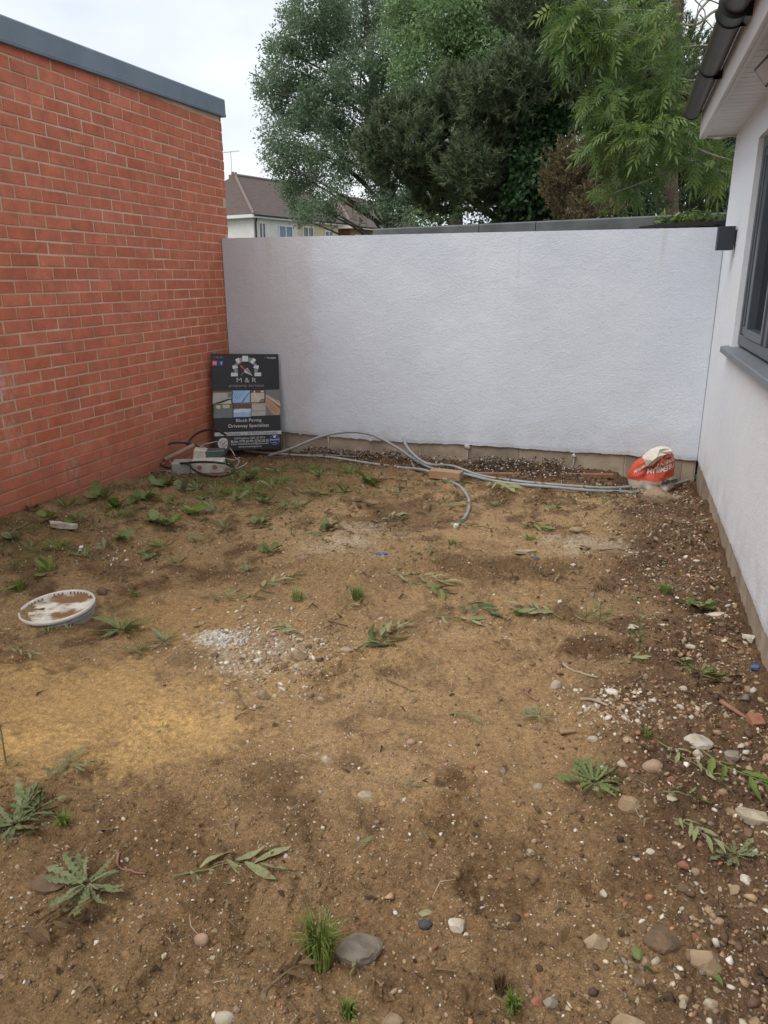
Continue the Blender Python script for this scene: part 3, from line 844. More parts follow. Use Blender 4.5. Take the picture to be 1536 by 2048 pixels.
mb = MB(); mb.add([(-0.03, -0.02, CAM_H + 0.366), (1.6, -0.02, CAM_H + 0.385), (1.6, 0.18, CAM_H + 0.40), (-0.03, 0.18, CAM_H + 0.38), (-0.03, -0.02, CAM_H + 0.378), (0.12, -0.02, CAM_H + 0.395), (1.6, -0.02, CAM_H + 0.44), (1.6, 0.18, CAM_H + 0.455), (0.12, 0.18, CAM_H + 0.41)],
       [(3, 2, 1, 0), (4, 0, 1, 6, 5), (5, 6, 7, 8), (4, 5, 8, 3), (1, 2, 7, 6), (0, 4, 3), (2, 3, 8, 7)])
mb.build('roof', plain('dark_shed_felt', (0.035, 0.036, 0.04), (0.02, 0.02, 0.024), 0.9), gt)

# ================================================================= FAR HOUSES
HM = {k: plain('house_' + k, a, b_, 0.9, 2, 0.2, 30, 0.01) for k, a, b_ in (('white', (0.72, 0.70, 0.67), (0.62, 0.60, 0.57)), ('cream', (0.62, 0.53, 0.36), (0.54, 0.46, 0.31)), ('brick', (0.27, 0.15, 0.085), (0.20, 0.11, 0.06)))}
m, t, bs = nodes('brown_roof_tiles'); M['rooftile'] = m
v = coords(t, 'Object', (1, 1, 6.0))
br = N(t, 'ShaderNodeTexWave', Scale=1.1, Distortion=0.4); br.bands_direction = 'Z'; t.links.new(coords(t, 'Object', (1, 1, 4.5)), br.inputs['Vector'])
col = ramp(t, noise(t, v, 2.2, 4, 0.65), [(0.3, (0.082, 0.058, 0.05)), (0.7, (0.125, 0.088, 0.076))])
col = mixc(t, 1.0, col, ramp(t, br.outputs['Fac'], [(0.0, 0.72), (0.4, 1.08)]), 'MULTIPLY')
t.links.new(col, bs.inputs['Base Color']); bs.inputs['Roughness'].default_value = 0.9
M['ridge'] = plain('ridge_tile', (0.24, 0.18, 0.15), (0.16, 0.12, 0.10), 0.9)
M['curtain'] = plain('far_window_glass', (0.16, 0.19, 0.22), (0.05, 0.06, 0.075), 0.15, 0.9)
M['bluecurtain'] = plain('blue_curtain', (0.20, 0.27, 0.38), (0.15, 0.20, 0.30), 0.5, 2)
EZ = 3.6 + CAM_H
C0 = onZ(506, 430, EZ); C1 = onZ(679, 447, EZ)
d1 = (C1 - C0); d1.z = 0; d1.normalize(); d2 = Vector((-d1.y, d1.x, 0))
def along(u):          # distance along the frontage seen at picture column u
    d = ray(u, 440); a, b_ = d.x, d.y
    # C0 + s d1 = t (a,b)
    det = d1.x * -b_ - d1.y * -a
    return (-C0.x * -b_ - -C0.y * -a) / det
ang = math.atan2(d1.y, d1.x)
def far_house(name, label, s0, s1, bands, wins, depth=8.0, ridge=2.75, dz=0.0, out=0.0, extra=None, gable=False):
    o = thing(name, label, 'house', tuple((C0 + d1 * s0 - d2 * out).xy) + (-0.06,), (0, 0, ang))
    L = s1 - s0; E_ = EZ + dz + 0.06
    for a, b_, mt in bands:
        mb = MB(); mb.box(a - s0, b_ - s0, 0.0, depth, 0, E_ - 0.02); mb.build('wall', HM[mt], o)
    # roof: hipped, x along the front, y back
    ov = 0.35; h = ridge; mid = depth / 2
    P = [(-ov, -ov, E_), (L + ov, -ov, E_), (L + ov, depth + ov, E_), (-ov, depth + ov, E_), (mid, mid, E_ + h), (L - mid, mid, E_ + h)]
    if gable: P[4] = (mid * 0.8, mid + 0.15, E_ + h); P[5] = (L + ov, mid, E_ + h)
    elif L < 2 * mid: P[4] = (L / 2, mid, E_ + h); P[5] = (L / 2 + 0.05, mid, E_ + h)
    mb = MB(); mb.add(P, [(0, 1, 5, 4), (1, 2, 5), (2, 3, 4, 5), (3, 0, 4), (3, 2, 1, 0)])
    rf = mb.build('roof', M['rooftile'], o)
    for a, b_ in ((0, 4), (1, 5), (4, 5)):
        mb = MB(); mb.tube([Vector(P[a]) + Vector((0, 0, 0.03)), Vector(P[b_]) + Vector((0, 0, 0.03))], 0.09, 6); mb.build('ridge_tiles', M['ridge'], rf)
    mb = MB(); mb.box(-ov, L + ov, -ov - 0.03, -ov - 0.005, E_ - 0.16, E_ + 0.02); mb.box(-ov - 0.03, -ov - 0.005, -ov, depth + ov, E_ - 0.16, E_ + 0.02)
    mb.build('fascia_board', M['upvc'], o)
    mb = MB(); mb.tube([(-ov, -ov - 0.08, E_ - 0.02), (L + ov, -ov - 0.08, E_ - 0.02)], 0.06, 8); mb.build('gutter', M['black'], o)
    mb = MB(); mb.box(-ov, L + ov, -ov, 0, E_ - 0.17, E_ - 0.161); mb.box(-ov, 0, 0, depth, E_ - 0.17, E_ - 0.161); mb.build('soffit', M['upvc'], o)
    for (a, b_, za, zb_, kind) in wins:
        a -= s0; b_ -= s0
        wm = MB(); w_ = 0.07
        wm.box(a, b_, -0.05, 0.03, za, za + w_); wm.box(a, b_, -0.05, 0.03, zb_ - w_, zb_)
        wm.box(a, a + w_, -0.049, 0.029, za + w_, zb_ - w_); wm.box(b_ - w_, b_, -0.049, 0.029, za + w_, zb_ - w_)
        nm_ = 1 if (b_ - a) < 1.6 else 2
        for q in range(nm_):
            xm = a + (b_ - a) * (q + 1) / (nm_ + 1); wm.box(xm - 0.04, xm + 0.04, -0.049, 0.029, za + w_, zb_ - w_)
        wo = wm.build('window', M['upvc'], o)
        pm = MB(); pm.box(a + w_, b_ - w_, -0.012, 0.02, za + w_, zb_ - w_); pm.build('pane', M['bluecurtain' if kind == 'blue' else 'curtain'], wo)
        sm_ = MB(); sm_.box(a - 0.05, b_ + 0.05, -0.10, -0.0505, za - 0.06, za + 0.01); sm_.build('window_sill', M['upvc'], wo)
    if extra: extra(o, E_, h, mid, L)
    return o
sA, sB, sC, sD = 0.0, along(594), along(676), along(790)
def extraA(o, E_, h, mid, L):
    mb = MB(); mb.tube([(0.25, -0.1, E_ - 0.05), (0.12, -0.08, E_ - 0.4), (0.12, -0.06, 0)], 0.05, 8); mb.build('downpipe', M['black'], o)
    ch = MB(); mid *= 0.8; ch.box(mid - 0.25, mid + 0.25, mid + 0.8, mid + 1.25, E_ + h - 0.9, E_ + h + 0.02); co = ch.build('chimney', HM['brick'], o)
    for q in (-0.2, 0.2):
        pm = MB(); pm.tube([(mid + q * .7, mid + 1.0, E_ + h + 0.02), (mid + q * .7, mid + 1.0, E_ + h + 0.2)], [0.10, 0.08], 8); pm.build('chimney_pot', M['ridge'], co)
    am = MB(); x = mid - 0.1; z = E_ + h - 0.1; mid += 1.1
    am.tube([(x, mid, z - 0.4), (x, mid, z + 1.5)], 0.018, 6); am.tube([(x - 0.1, mid + 0.75, z + 1.46), (x, mid - 0.75, z + 1.46)], 0.012, 5)
    for q in range(6): am.tube([(x - 0.2, mid - 0.65 + q * 0.25, z + 1.47), (x + 0.2, mid - 0.65 + q * 0.25, z + 1.47)], 0.008, 5)
    am.build('aerial', M['boxgrey'], o)
w1, w2, w3, w4, w5, w6, w7 = along(516), along(530), along(556), along(584), along(604), along(626), along(648)
zt_ = EZ - 0.12
far_house('semi_detached_house', 'distant white and cream semi-detached house with brown hipped roof', sA, sC, [(sA, sB, 'white'), (sB, sC, 'cream')],
          [(w1, w2, zt_ - 1.7, zt_ - 0.18, ''), (w3, w4, zt_ - 2.2, zt_ - 0.25, 'blue'), (w5, w6, zt_ - 2.2, zt_ - 0.2, ''), (w7, along(665), zt_ - 1.8, zt_ - 0.35, '')], extra=extraA, gable=True)
mbp = along(706)
far_house('brick_house', 'distant brown brick house with hipped tiled roof beyond the cream one', sC + 1.5, sC + 13, [(sC + 1.5, sC + 13, 'brick')],
          [(along(709), along(721), zt_ - 1.9, zt_ - 0.45, ''), (along(737), along(746), zt_ - 1.9, zt_ - 0.45, '')], dz=-0.1, depth=8, ridge=2.5)
# ================================================================= TREES
def unit(a): return a / np.maximum(np.linalg.norm(a, axis=-1, keepdims=True), 1e-9)

def blobs_at(lst, Y, spread=1.2, seed=0):
    r = random.Random(seed); out = []
    for q in lst:
        u, v_, rp_ = q[:3]; yy = Y + (q[3] if len(q) > 3 else r.uniform(-spread, spread))
        p = onY(u, v_, yy); out.append((p.x, p.y, p.z, rp_ / FPX * yy * 1.05))
    return np.array(out)

def twigs(bl, per_m2, r2, lo=0.45):
    T, O, B = [], [], []
    for i, (x, y, z, r) in enumerate(bl):
        n = max(6, int(per_m2 * r * r))
        d = unit(r2.normal(size=(n, 3)))
        rr = r * (lo + (1 - lo) * r2.random(n) ** 0.6)
        lump = 1 + 0.25 * np.sin(d[:, 0] * 5 + i) * np.cos(d[:, 2] * 4 + i * 2)
        T.append(np.array([x, y, z]) + d * (rr * lump)[:, None] * np.array([1, 1, 0.85])); O.append(d); B.append(np.full(n, i))
    return np.concatenate(T), np.concatenate(O), np.concatenate(B)

def crown(name, parent, bl, per_m2, per_twig, L, W, spread, pal, seed, mat='leaf', droop=0.0, up=0.4, lo=0.45):
    r2 = np.random.default_rng(seed)
    T, O, B = twigs(bl, per_m2, r2, lo)
    nT = len(T); n = nT * per_twig
    ti = np.repeat(np.arange(nT), per_twig)
    p = T[ti] + r2.normal(size=(n, 3)) * spread
    a = unit(O[ti] * 0.6 + r2.normal(size=(n, 3)) * 0.8 + np.array([0, 0, -droop]))
    nn = unit(r2.normal(size=(n, 3)) * 0.7 + np.array([0, 0, up]) + O[ti] * 0.4)
    b = unit(np.cross(a, nn)); nn = np.cross(b, a)
    l = L * (0.6 + 0.8 * r2.random(n))[:, None]; w_ = W * (0.6 + 0.8 * r2.random(n))[:, None]
    V = np.stack([p, p + a * l * 0.45 + b * w_ * 0.5, p + a * l - nn * l * 0.12, p + a * l * 0.45 - b * w_ * 0.5], 1).reshape(-1, 3)
    F_ = np.arange(n * 4).reshape(n, 4)
    pal = np.array(pal)
    tw = r2.random(nT); k = np.clip(tw[ti] * 0.7 + r2.random(n) * 0.3, 0, 0.999) * (len(pal) - 1)
    k0 = k.astype(int); c = pal[k0] + (pal[np.minimum(k0 + 1, len(pal) - 1)] - pal[k0]) * (k - k0)[:, None]
    c = c * (0.85 + 0.3 * r2.random((n, 1)))
    off = np.array(parent.location)
    return obj(name, np_mesh(name, V - off, F_, M[mat], np.repeat(c, 4, 0)), parent)

def needle_crown(name, parent, bl, per_m2, per, L, W, pal, seed, lo=0.55):
    r2 = np.random.default_rng(seed)
    T, O, B = twigs(bl, per_m2, r2, lo)
    nT = len(T)
    ax = unit(O * 0.7 + np.array([0, -0.1, 0.75]) + r2.normal(size=(nT, 3)) * 0.25)     # shoots turn upwards
    sl = 0.20 * (0.6 + 0.8 * r2.random(nT))
    n = nT * per; ti = np.repeat(np.arange(nT), per)
    p = T[ti] + ax[ti] * (sl[ti] * r2.random(n))[:, None]
    a = unit(ax[ti] * 0.9 + r2.normal(size=(n, 3)) * 0.55)
    b = unit(np.cross(a, r2.normal(size=(n, 3))))
    l = L * (0.7 + 0.6 * r2.random(n))[:, None]
    V = np.stack([p - b * W * 0.5, p + b * W * 0.5, p + a * l], 1).reshape(-1, 3)
    F_ = np.arange(n * 3).reshape(n, 3)
    pal = np.array(pal); k = np.clip(r2.random(nT)[ti] * 0.75 + 0.25 * r2.random(n), 0, 0.999) * (len(pal) - 1)
    k0 = k.astype(int); c = pal[k0] + (pal[np.minimum(k0 + 1, len(pal) - 1)] - pal[k0]) * (k - k0)[:, None]
    off = np.array(parent.location)
    return obj(name, np_mesh(name, V - off, F_, M['needle'], np.repeat(c, 3, 0)), parent)

def limbs(parent, base, top, r0, bl, mat, seed, every=1, rl=0.05, kink=0.25, limb_name='limb', n=7):
    """tapered trunk and a curved limb from it to each clump"""
    r = random.Random(seed); off = Vector(parent.location)
    base = Vector(base); top = Vector(top)
    tp = crom([base, base.lerp(top, 0.33) + Vector((r.uniform(-.1, .1), r.uniform(-.1, .1), 0)), base.lerp(top, 0.66) + Vector((r.uniform(-.15, .15), r.uniform(-.1, .1), 0)), top], 6)
    mb = MB(); mb.tube([p - off for p in tp], [r0 * (1 - 0.72 * i / (len(tp) - 1)) * (1.25 if i == 0 else 1) for i in range(len(tp))], 12)
    mb.build('trunk', mat, parent, smooth=True)
    for i, (x, y, z, rr) in enumerate(bl):
        if i % every: continue
        e = Vector((x, y, z)); h = max(0.12, min(0.92, (z - 0.35 * (e - base).xy.length - base.z) / max(0.1, top.z - base.z)))
        s = tp[int(h * (len(tp) - 1))]
        mid = s.lerp(e, 0.5) + Vector((r.uniform(-kink, kink), r.uniform(-kink, kink), r.uniform(0.0, kink)))
        pts = crom([s, mid, e], 5)
        mb = MB(); mb.tube([p - off for p in pts], [rl * (1 - 0.8 * k / (len(pts) - 1)) + 0.006 for k in range(len(pts))], n)
        for q in range(4):
            a = pts[r.randrange(4, len(pts))]; d = Vector((r.uniform(-1, 1), r.uniform(-1, 1), r.uniform(-.3, .9))).normalized() * rr * 0.9
            mb.tube([a - off, a + d * 0.5 + Vector((0, 0, 0.05)) - off, a + d - off], [rl * 0.3, rl * 0.2, 0.004], 5)
        mb.build(limb_name, mat, parent, smooth=True)

GREYGREEN = [(0.135, 0.20, 0.115), (0.19, 0.265, 0.16), (0.26, 0.34, 0.215)]
BRIGHT = [(0.15, 0.24, 0.10), (0.20, 0.30, 0.125), (0.27, 0.37, 0.17)]
PINE = [(0.08, 0.115, 0.06), (0.125, 0.165, 0.085), (0.20, 0.24, 0.13)]
IVY = [(0.032, 0.075, 0.03), (0.05, 0.11, 0.04), (0.085, 0.15, 0.055)]
RUST = [(0.13, 0.098, 0.055), (0.18, 0.14, 0.075), (0.22, 0.18, 0.10)]
ASH = [(0.075, 0.13, 0.03), (0.12, 0.185, 0.045), (0.22, 0.28, 0.075)]

# broadleaf at the end of the wall
b1 = blobs_at([(640, 10, 60), (705, 40, 55), (762, 20, 45), (605, 75, 42), (575, 130, 44), (548, 195, 34), (598, 205, 52), (655, 140, 55), (722, 150, 48), (775, 110, 40), (782, 225, 45), (700, 235, 52),
               (628, 275, 52), (562, 280, 38), (552, 322, 30), (596, 345, 42), (655, 320, 50), (722, 320, 46), (608, 398, 40), (636, 418, 32), (675, 384, 20), (762, 300, 46), (798, 368, 34),
               (800, 170, 42), (535, 170, 22), (590, 20, 24), (560, 95, 26), (660, 60, 48), (600, 435, 14), (752, 396, 24), (722, 426, 14), (780, 408, 24), (820, 290, 50), (840, 400, 38), (640, 210, 48)], 17.0, 1.3, 1)
t1 = thing('broadleaf_tree', 'tall grey-green broadleaf tree hanging in front of the distant houses', 'tree', tuple(onY(815, 545, 17.5).xy) + (-0.06,))
limbs(t1, t1.location, onY(720, -80, 17.5), 0.2, b1, M['bark'], 3, 1, 0.032)
crown('crown', t1, b1, 270, 38, 0.072, 0.030, 0.085, GREYGREEN, 11, droop=0.2, lo=0.6)
# fresh green tree further back
b2 = blobs_at([(835, 30, 55), (885, 85, 62), (850, 150, 55), (905, 20, 60), (935, 150, 50), (842, 220, 45), (965, 75, 60), (808, 90, 36), (812, 20, 40), (890, 210, 46), (1010, 20, 60), (1000, 130, 60), (960, 0, 60)], 15.4, 0.7, 2)
t2 = thing('fresh_green_tree', 'bright green feathery tree rising behind the pine', 'tree', tuple(onY(930, 545, 15.8).xy) + (-0.06,))
limbs(t2, t2.location, onY(905, -60, 15.8), 0.2, b2, M['bark'], 4, 1, 0.045)
crown('crown', t2, b2, 300, 34, 0.075, 0.032, 0.10, BRIGHT, 12)
# pine
b3 = blobs_at([(1060, 30, 55), (1105, 80, 45), (790, 250, 42), (850, 232, 48), (920, 205, 52), (985, 185, 52), (1045, 160, 52), (1095, 180, 48), (755, 300, 36), (830, 292, 44), (900, 282, 50),
               (970, 262, 52), (1040, 250, 50), (795, 345, 40), (868, 345, 48), (940, 335, 50), (1005, 330, 44), (870, 395, 40), (950, 392, 42), (1012, 388, 36), (1130, 235, 40), (1135, 130, 48), (725, 295, 20), (1080, 110, 48), (1160, 60, 50), (1180, 160, 46), (760, 330, 22)], 13.2, 0.9, 3)
t3 = thing('pine_tree', 'dark dense pine with upturned shoots behind the felt roof', 'tree', tuple(onY(1010, 545, 13.6).xy) + (-0.06,))
limbs(t3, t3.location, onY(1040, -60, 13.6), 0.19, b3, M['redbark'], 5, 1, 0.04)
needle_crown('crown', t3, b3, 1000, 40, 0.10, 0.019, PINE, 13, 0.35)
# ivy-clad stem
b4 = blobs_at([(1080, 285, 34), (1062, 325, 34), (1100, 255, 34), (1092, 345, 34), (1062, 385, 36), (1110, 400, 40), (1075, 425, 36), (1030, 430, 30), (1145, 430, 34), (1085, 225, 28)], 13.0, 0.4, 4)
t4 = thing('ivy_clad_tree', 'dark glossy ivy smothering a bare stem beside the pine', 'tree', tuple(onY(1080, 545, 13.2).xy) + (-0.06,))
limbs(t4, t4.location, onY(1090, 200, 13.2), 0.14, b4, M['bark'], 6, 2, 0.02)
crown('crown', t4, b4, 520, 20, 0.085, 0.07, 0.08, IVY, 14, droop=0.6)
# browned conifer shrub
b5 = blobs_at([(1150, 345, 38), (1135, 385, 32), (1172, 322, 26), (1180, 385, 30), (1150, 415, 32), (1115, 372, 20), (1190, 420, 30)], 11.6, 0.3, 5)
t5 = thing('browned_conifer', 'small brown-tinged conifer between the ivy and the drooping ash', 'shrub', tuple(onY(1155, 545, 11.7).xy) + (-0.06,))
limbs(t5, t5.location, onY(1155, 330, 11.7), 0.06, b5, M['redbark'], 7, 1, 0.02)
needle_crown('crown', t5, b5, 1800, 36, 0.07, 0.016, RUST, 15, 0.35)
# big red-barked conifer
t6 = thing('redbark_conifer', 'large conifer with stout red-brown trunk behind the ash leaves', 'tree', tuple(onY(1352, 545, 13.8).xy) + (-0.06,))
b6 = blobs_at([(1300, 60, 46), (1360, 110, 40), (1250, 110, 50), (1330, 190, 44), (1290, 150, 44), (1240, 40, 50), (1200, 120, 44), (1390, 215, 34), (1420, 180, 30)], 14.4, 0.8, 6)
limbs(t6, t6.location, onY(1372, -160, 13.8), 0.23, b6, M['redbark'], 8, 1, 0.04)
needle_crown('crown', t6, b6, 700, 36, 0.11, 0.02, PINE, 16, 0.4)
# background shrubs at the right
def shrub(name, label, lst, Y, pal, seed, L=0.07, W=0.045, dens=170):
    cat = 'tree' if 'tree' in name else 'shrub'
    b = blobs_at(lst, Y, 0.4, seed)
    cx = float(np.mean(b[:, 0]))
    o = thing(name, label, cat, (cx, Y + 0.2, -0.06), group='shrubs behind the garages' if cat == 'shrub' else None)
    limbs(o, o.location, (cx, Y + 0.2, float(b[:, 2].max())), 0.05, b, M['bark'], seed, 2, 0.02)
    crown('crown', o, b, dens, 20, L, W, 0.10, pal, seed + 50)
shrub('evergreen_shrub', 'dark evergreen shrub below the ash in front of the red trunk', [(1225, 425, 34), (1265, 405, 36), (1300, 420, 34), (1290, 380, 28), (1250, 375, 26), (1215, 440, 24)], 12.8, IVY, 21)
shrub('evergreen_shrub', 'mid-green shrub between the red trunk and the house corner', [(1405, 405, 36), (1440, 380, 34), (1450, 420, 30), (1410, 360, 34), (1385, 425, 26), (1455, 340, 30), (1480, 400, 34), (1430, 330, 30)], 15.5, [(0.05, 0.08, 0.035), (0.07, 0.11, 0.045), (0.12, 0.16, 0.05)], 22)
shrub('evergreen_tree', 'dim dark tree filling the view behind the ash and red trunk', [(1240, 300, 60), (1300, 330, 60), (1270, 230, 60), (1340, 260, 60), (1400, 300, 55), (1230, 380, 50), (1310, 400, 50), (1440, 260, 45), (1450, 320, 50), (1390, 380, 50), (1350, 170, 50), (1200, 200, 50), (1190, 300, 45), (1460, 380, 50), (1290, 140, 50)], 18.5, [(0.045, 0.075, 0.035), (0.07, 0.105, 0.05), (0.10, 0.145, 0.065)], 26, 0.10, 0.06, 190)
shrub('deciduous_shrub', 'light green shrub over the felt roof at the foot of the pine', [(872, 428, 30), (905, 415, 24), (845, 440, 24), (885, 405, 20)], 14.6, BRIGHT, 23)
shrub('deciduous_shrub', 'dull green shrub between the brown house and the light shrub', [(800, 428, 28), (782, 446, 18), (822, 440, 26), (812, 402, 22)], 16.2, GREYGREEN, 24)
shrub('deciduous_shrub', 'dim bush low behind the pine stem with sky gaps', [(940, 440, 26), (1005, 436, 26), (975, 450, 22), (1040, 445, 26)], 16.0, IVY, 25, dens=110)

# drooping ash: compound leaves
def compound_template(nl=9):
    V = []; F_ = []
    rl = 0.26
    V += [(0, -0.0025, 0), (0, 0.0025, 0), (rl, 0, -0.03)]
    F_t = [(0, 1, 2)]
    def leaflet(x, ang_, L, z0, tilt):
        b = len(V); ca, sa = math.cos(ang_), math.sin(ang_)
        for s, t_, z in ((0, 0, 0), (0.28, 0.115, -0.005), (0.62, 0.09, -0.02), (1.0, 0, -0.055), (0.62, -0.09, -0.02), (0.28, -0.115, -0.005)):
            lx, ly = s * L, t_ * L
            V.append((x + lx * ca - ly * sa, lx * sa + ly * ca, z0 + z * L * 6 * tilt - 0.006 * abs(t_) * 10 * 0.2))
        F_t.append((b, b + 1, b + 5)); F_t.append((b + 1, b + 2, b + 4)); F_t.append((b + 1, b + 4, b + 5)); F_t.append((b + 2, b + 3, b + 4))
    for i in range((nl - 1) // 2):
        x = rl * (0.30 + 0.62 * i / ((nl - 1) // 2)); z = -0.03 * (x / rl) ** 2
        for sgn in (1, -1): leaflet(x, sgn * R(58 - 6 * i), 0.115, z, 0.9)
    leaflet(rl, 0, 0.12, -0.03, 0.9)
    return np.array(V), np.array(F_t)
def ash_crown(name, parent, bl, per_m2, per_twig, pal, seed, size=1.0):
    r2 = np.random.default_rng(seed)
    Tv, Tf = compound_template()
    T, O, B = twigs(bl, per_m2, r2, 0.25)
    n = len(T) * per_twig; ti = np.repeat(np.arange(len(T)), per_twig)
    p = T[ti] + r2.normal(size=(n, 3)) * 0.05
    a = unit(O[ti] * np.array([0.8, 0.8, 0.4]) + r2.normal(size=(n, 3)) * 0.75 + np.array([-0.2, 0, -0.45]))
    nn = unit(r2.normal(size=(n, 3)) * 0.6 + np.array([0, -0.25, 0.9]))
    b = unit(np.cross(nn, a)); nn = np.cross(a, b)
    s = size * (0.7 + 0.6 * r2.random(n))[:, None, None]
    V = p[:, None, :] + (Tv[None, :, 0:1] * a[:, None, :] + Tv[None, :, 1:2] * b[:, None, :] + Tv[None, :, 2:3] * nn[:, None, :]) * s
    V[:, :, 2] -= ((Tv[:, 0] / 0.3) ** 2 * 0.05)[None, :] * s[:, :, 0]
    F_ = (Tf[None] + (np.arange(n) * len(Tv))[:, None, None]).reshape(-1, 3)
    pal = np.array(pal); k = np.clip(r2.random(len(T))[ti] * 0.6 + r2.random(n) * 0.4, 0, .999) * (len(pal) - 1)
    k0 = k.astype(int); c = pal[k0] + (pal[np.minimum(k0 + 1, len(pal) - 1)] - pal[k0]) * (k - k0)[:, None]
    C = np.repeat(c, len(Tv), 0) * (0.85 + 0.3 * r2.random((n * len(Tv), 1)))
    off = np.array(parent.location)
    return obj(name, np_mesh(name, V.reshape(-1, 3) - off, F_, M['leaf'], C), parent)
b7 = blobs_at([(1155, 65, 38), (1195, 30, 40), (1252, 50, 38), (1128, 92, 22), (1292, 85, 34), (1222, 150, 26), (1232, 205, 40), (1282, 185, 40), (1332, 160, 30), (1215, 248, 38), (1272, 255, 44), (1332, 240, 40),
               (1245, 305, 34), (1300, 305, 38), (1362, 275, 32), (1352, 205, 30), (1222, 385, 26), (1245, 365, 22), (1392, 300, 32), (1432, 318, 30), (1438, 345, 20), (1335, 40, 38), (1292, 20, 34), 
               (1150, 15, 30), (1195, 190, 20), (1200, 285, 20), (1165, 110, 22), (1410, 250, 20), (1215, 90, 30), (1350, 100, 22)], 9.3, 0.6, 7)
t7 = thing('ash_tree', 'ash with drooping light green leaflets beside the house eaves', 'tree', tuple(onY(1560, 545, 10.2).xy) + (-0.06,))
ash_crown('crown', t7, b7, 330, 3, ASH, 17, 0.72)
off = Vector(t7.location)
mb = MB(); tb = [Vector(t7.location), onY(1540, 300, 10.2), onY(1500, 60, 10.1), onY(1440, -220, 10.0)]
tb = crom(tb, 6); mb.tube([p - off for p in tb], [0.13 - 0.08 * i / (len(tb) - 1) for i in range(len(tb))], 12); mb.build('trunk', M['palebark'], t7, smooth=True)
for pts in ([(1530, 200), (1470, 120), (1420, 92), (1350, 95), (1300, 78), (1240, 60), (1180, 66)], [(1500, 60), (1440, 20), (1390, 50), (1330, 45), (1280, 80), (1250, 70), (1200, 68)], [(1535, 300), (1470, 272), (1430, 278), (1390, 262), (1350, 275), (1300, 300), (1250, 310)],
            [(1530, 250), (1440, 130), (1400, 160), (1350, 155), (1300, 130), (1260, 110)], [(1540, 330), (1460, 320), (1400, 300), (1340, 270), (1290, 250), (1230, 205)], [(1490, 30), (1440, -10), (1400, 20), (1380, 60), (1330, 30), (1280, 20), (1190, 20)],
            [(1500, 60), (1450, 15), (1405, 0), (1395, 40), (1420, 70)], [(1540, 340), (1450, 345), (1380, 318), (1330, 345), (1270, 370), (1230, 385)], [(1540, 320), (1400, 220), (1380, 190), (1330, 180), (1270, 190), (1220, 250)],
            [(1400, 30), (1425, 55), (1440, 80)], [(1390, 0), (1410, 25), (1400, 60), (1380, 85)]):
    P = crom([onY(u, v_, 9.05 + 0.25 * math.sin(u * 0.02) + (1.0 if i == 0 else 0.4 if i == 1 else 0)) for i, (u, v_) in enumerate(pts)], 6)
    mb = MB(); mb.tube([p - off for p in P], [(0.008 if len(pts) < 6 else 0.016) * (1 - 0.75 * i / (len(P) - 1)) for i in range(len(P))], 7)
    mb.build('branch', M['bark' if len(pts) < 6 else 'palebark'], t7, smooth=True)
# cuttings lying along the shed edge
for i, (u, v_) in enumerate(((1340, 446), (1385, 440), (1430, 444))):
    o = thing('leafy_cutting', ['leafy cutting at the low end of the shed edge', 'sprawling leafy cutting midway along the shed edge', 'thin leafy cutting on the shed edge next to the house corner'][i], 'cutting', onY(u, v_ + 6, 6.7), group='cuttings on the shed edge')
    bq = np.array([(o.location.x + q * 0.05, 6.7, o.location.z + 0.005 + 0.01 * abs(q), 0.045) for q in (-1.2, 0, 1.2)])
    crown('leaves', o, bq, 9000, 5, 0.05, 0.018, 0.02, ASH, 60 + i)
    mb = MB(); mb.tube([(-0.12, 0, 0.02), (0, 0, 0.03), (0.13, 0, 0.06)], 0.004, 5); mb.build('stem', M['twig'], o)
# ================================================================= SIGN BOARD
def text_mesh(body, w_, h_=None, bold=0.0, align='CENTER'):
    """flat lettering, scaled to the given width (and cap height box)"""
    cu = bpy.data.curves.new('lettering', 'FONT'); cu.body = body; cu.align_x = align; cu.size = 1.0; cu.offset = bold; cu.resolution_u = 3
    o = bpy.data.objects.new('tmp', cu); COL.objects.link(o)
    dg = bpy.context.evaluated_depsgraph_get()
    me = bpy.data.meshes.new_from_object(o.evaluated_get(dg))
    bpy.data.objects.remove(o); bpy.data.curves.remove(cu)
    co = np.empty(len(me.vertices) * 3, np.float32); me.vertices.foreach_get('co', co); co = co.reshape(-1, 3)
    mn_, mx_ = co.min(0), co.max(0)
    sx_ = w_ / (mx_[0] - mn_[0]); sy_ = sx_ if h_ is None else h_ / (mx_[1] - mn_[1])
    co[:, 0] = (co[:, 0] - (mn_[0] + mx_[0]) / 2) * sx_; co[:, 1] = (co[:, 1] - (mn_[1] + mx_[1]) / 2) * sy_; co[:, 2] = 0
    me.vertices.foreach_set('co', co.ravel()); me.update()
    return me
SW, SH = 0.594, 0.841
BL = Vector((-3.325, 5.715, 0)); BR = Vector((-2.866, 6.093, 0)); TL = Vector((-3.372, 5.822, CAM_H - 0.622)); TR = Vector((-2.914, 6.172, CAM_H - 0.645))
BL.z = 0.075; BR.z = 0.045
ex = ((BR - BL) + (TR - TL)).normalized(); ey = ((TL - BL) + (TR - BR)); ey = (ey - ex * ey.dot(ex)).normalized(); ez = ex.cross(ey)
sg = thing('sign_board', 'black advertising board with arch logo leaning in the brick corner', 'sign')
Ms = Matrix((ex, ey, ez)).transposed().to_4x4(); Ms.translation = (BL + BR) / 2
sg.matrix_world = Ms
mb = MB(); mb.box(-SW / 2, SW / 2, 0, SH, -0.010, 0.0, 0.001); mb.build('panel', plain('black_sign_face', (0.022, 0.022, 0.026), (0.028, 0.028, 0.032), 0.38, 6), sg)
def L2(x, y):          # sign measurements: millimetre-like grid of the face (0..1035 wide, 0..1470 down)
    return ((x / 1035 - 0.5) * SW, (1 - y / 1470) * SH)
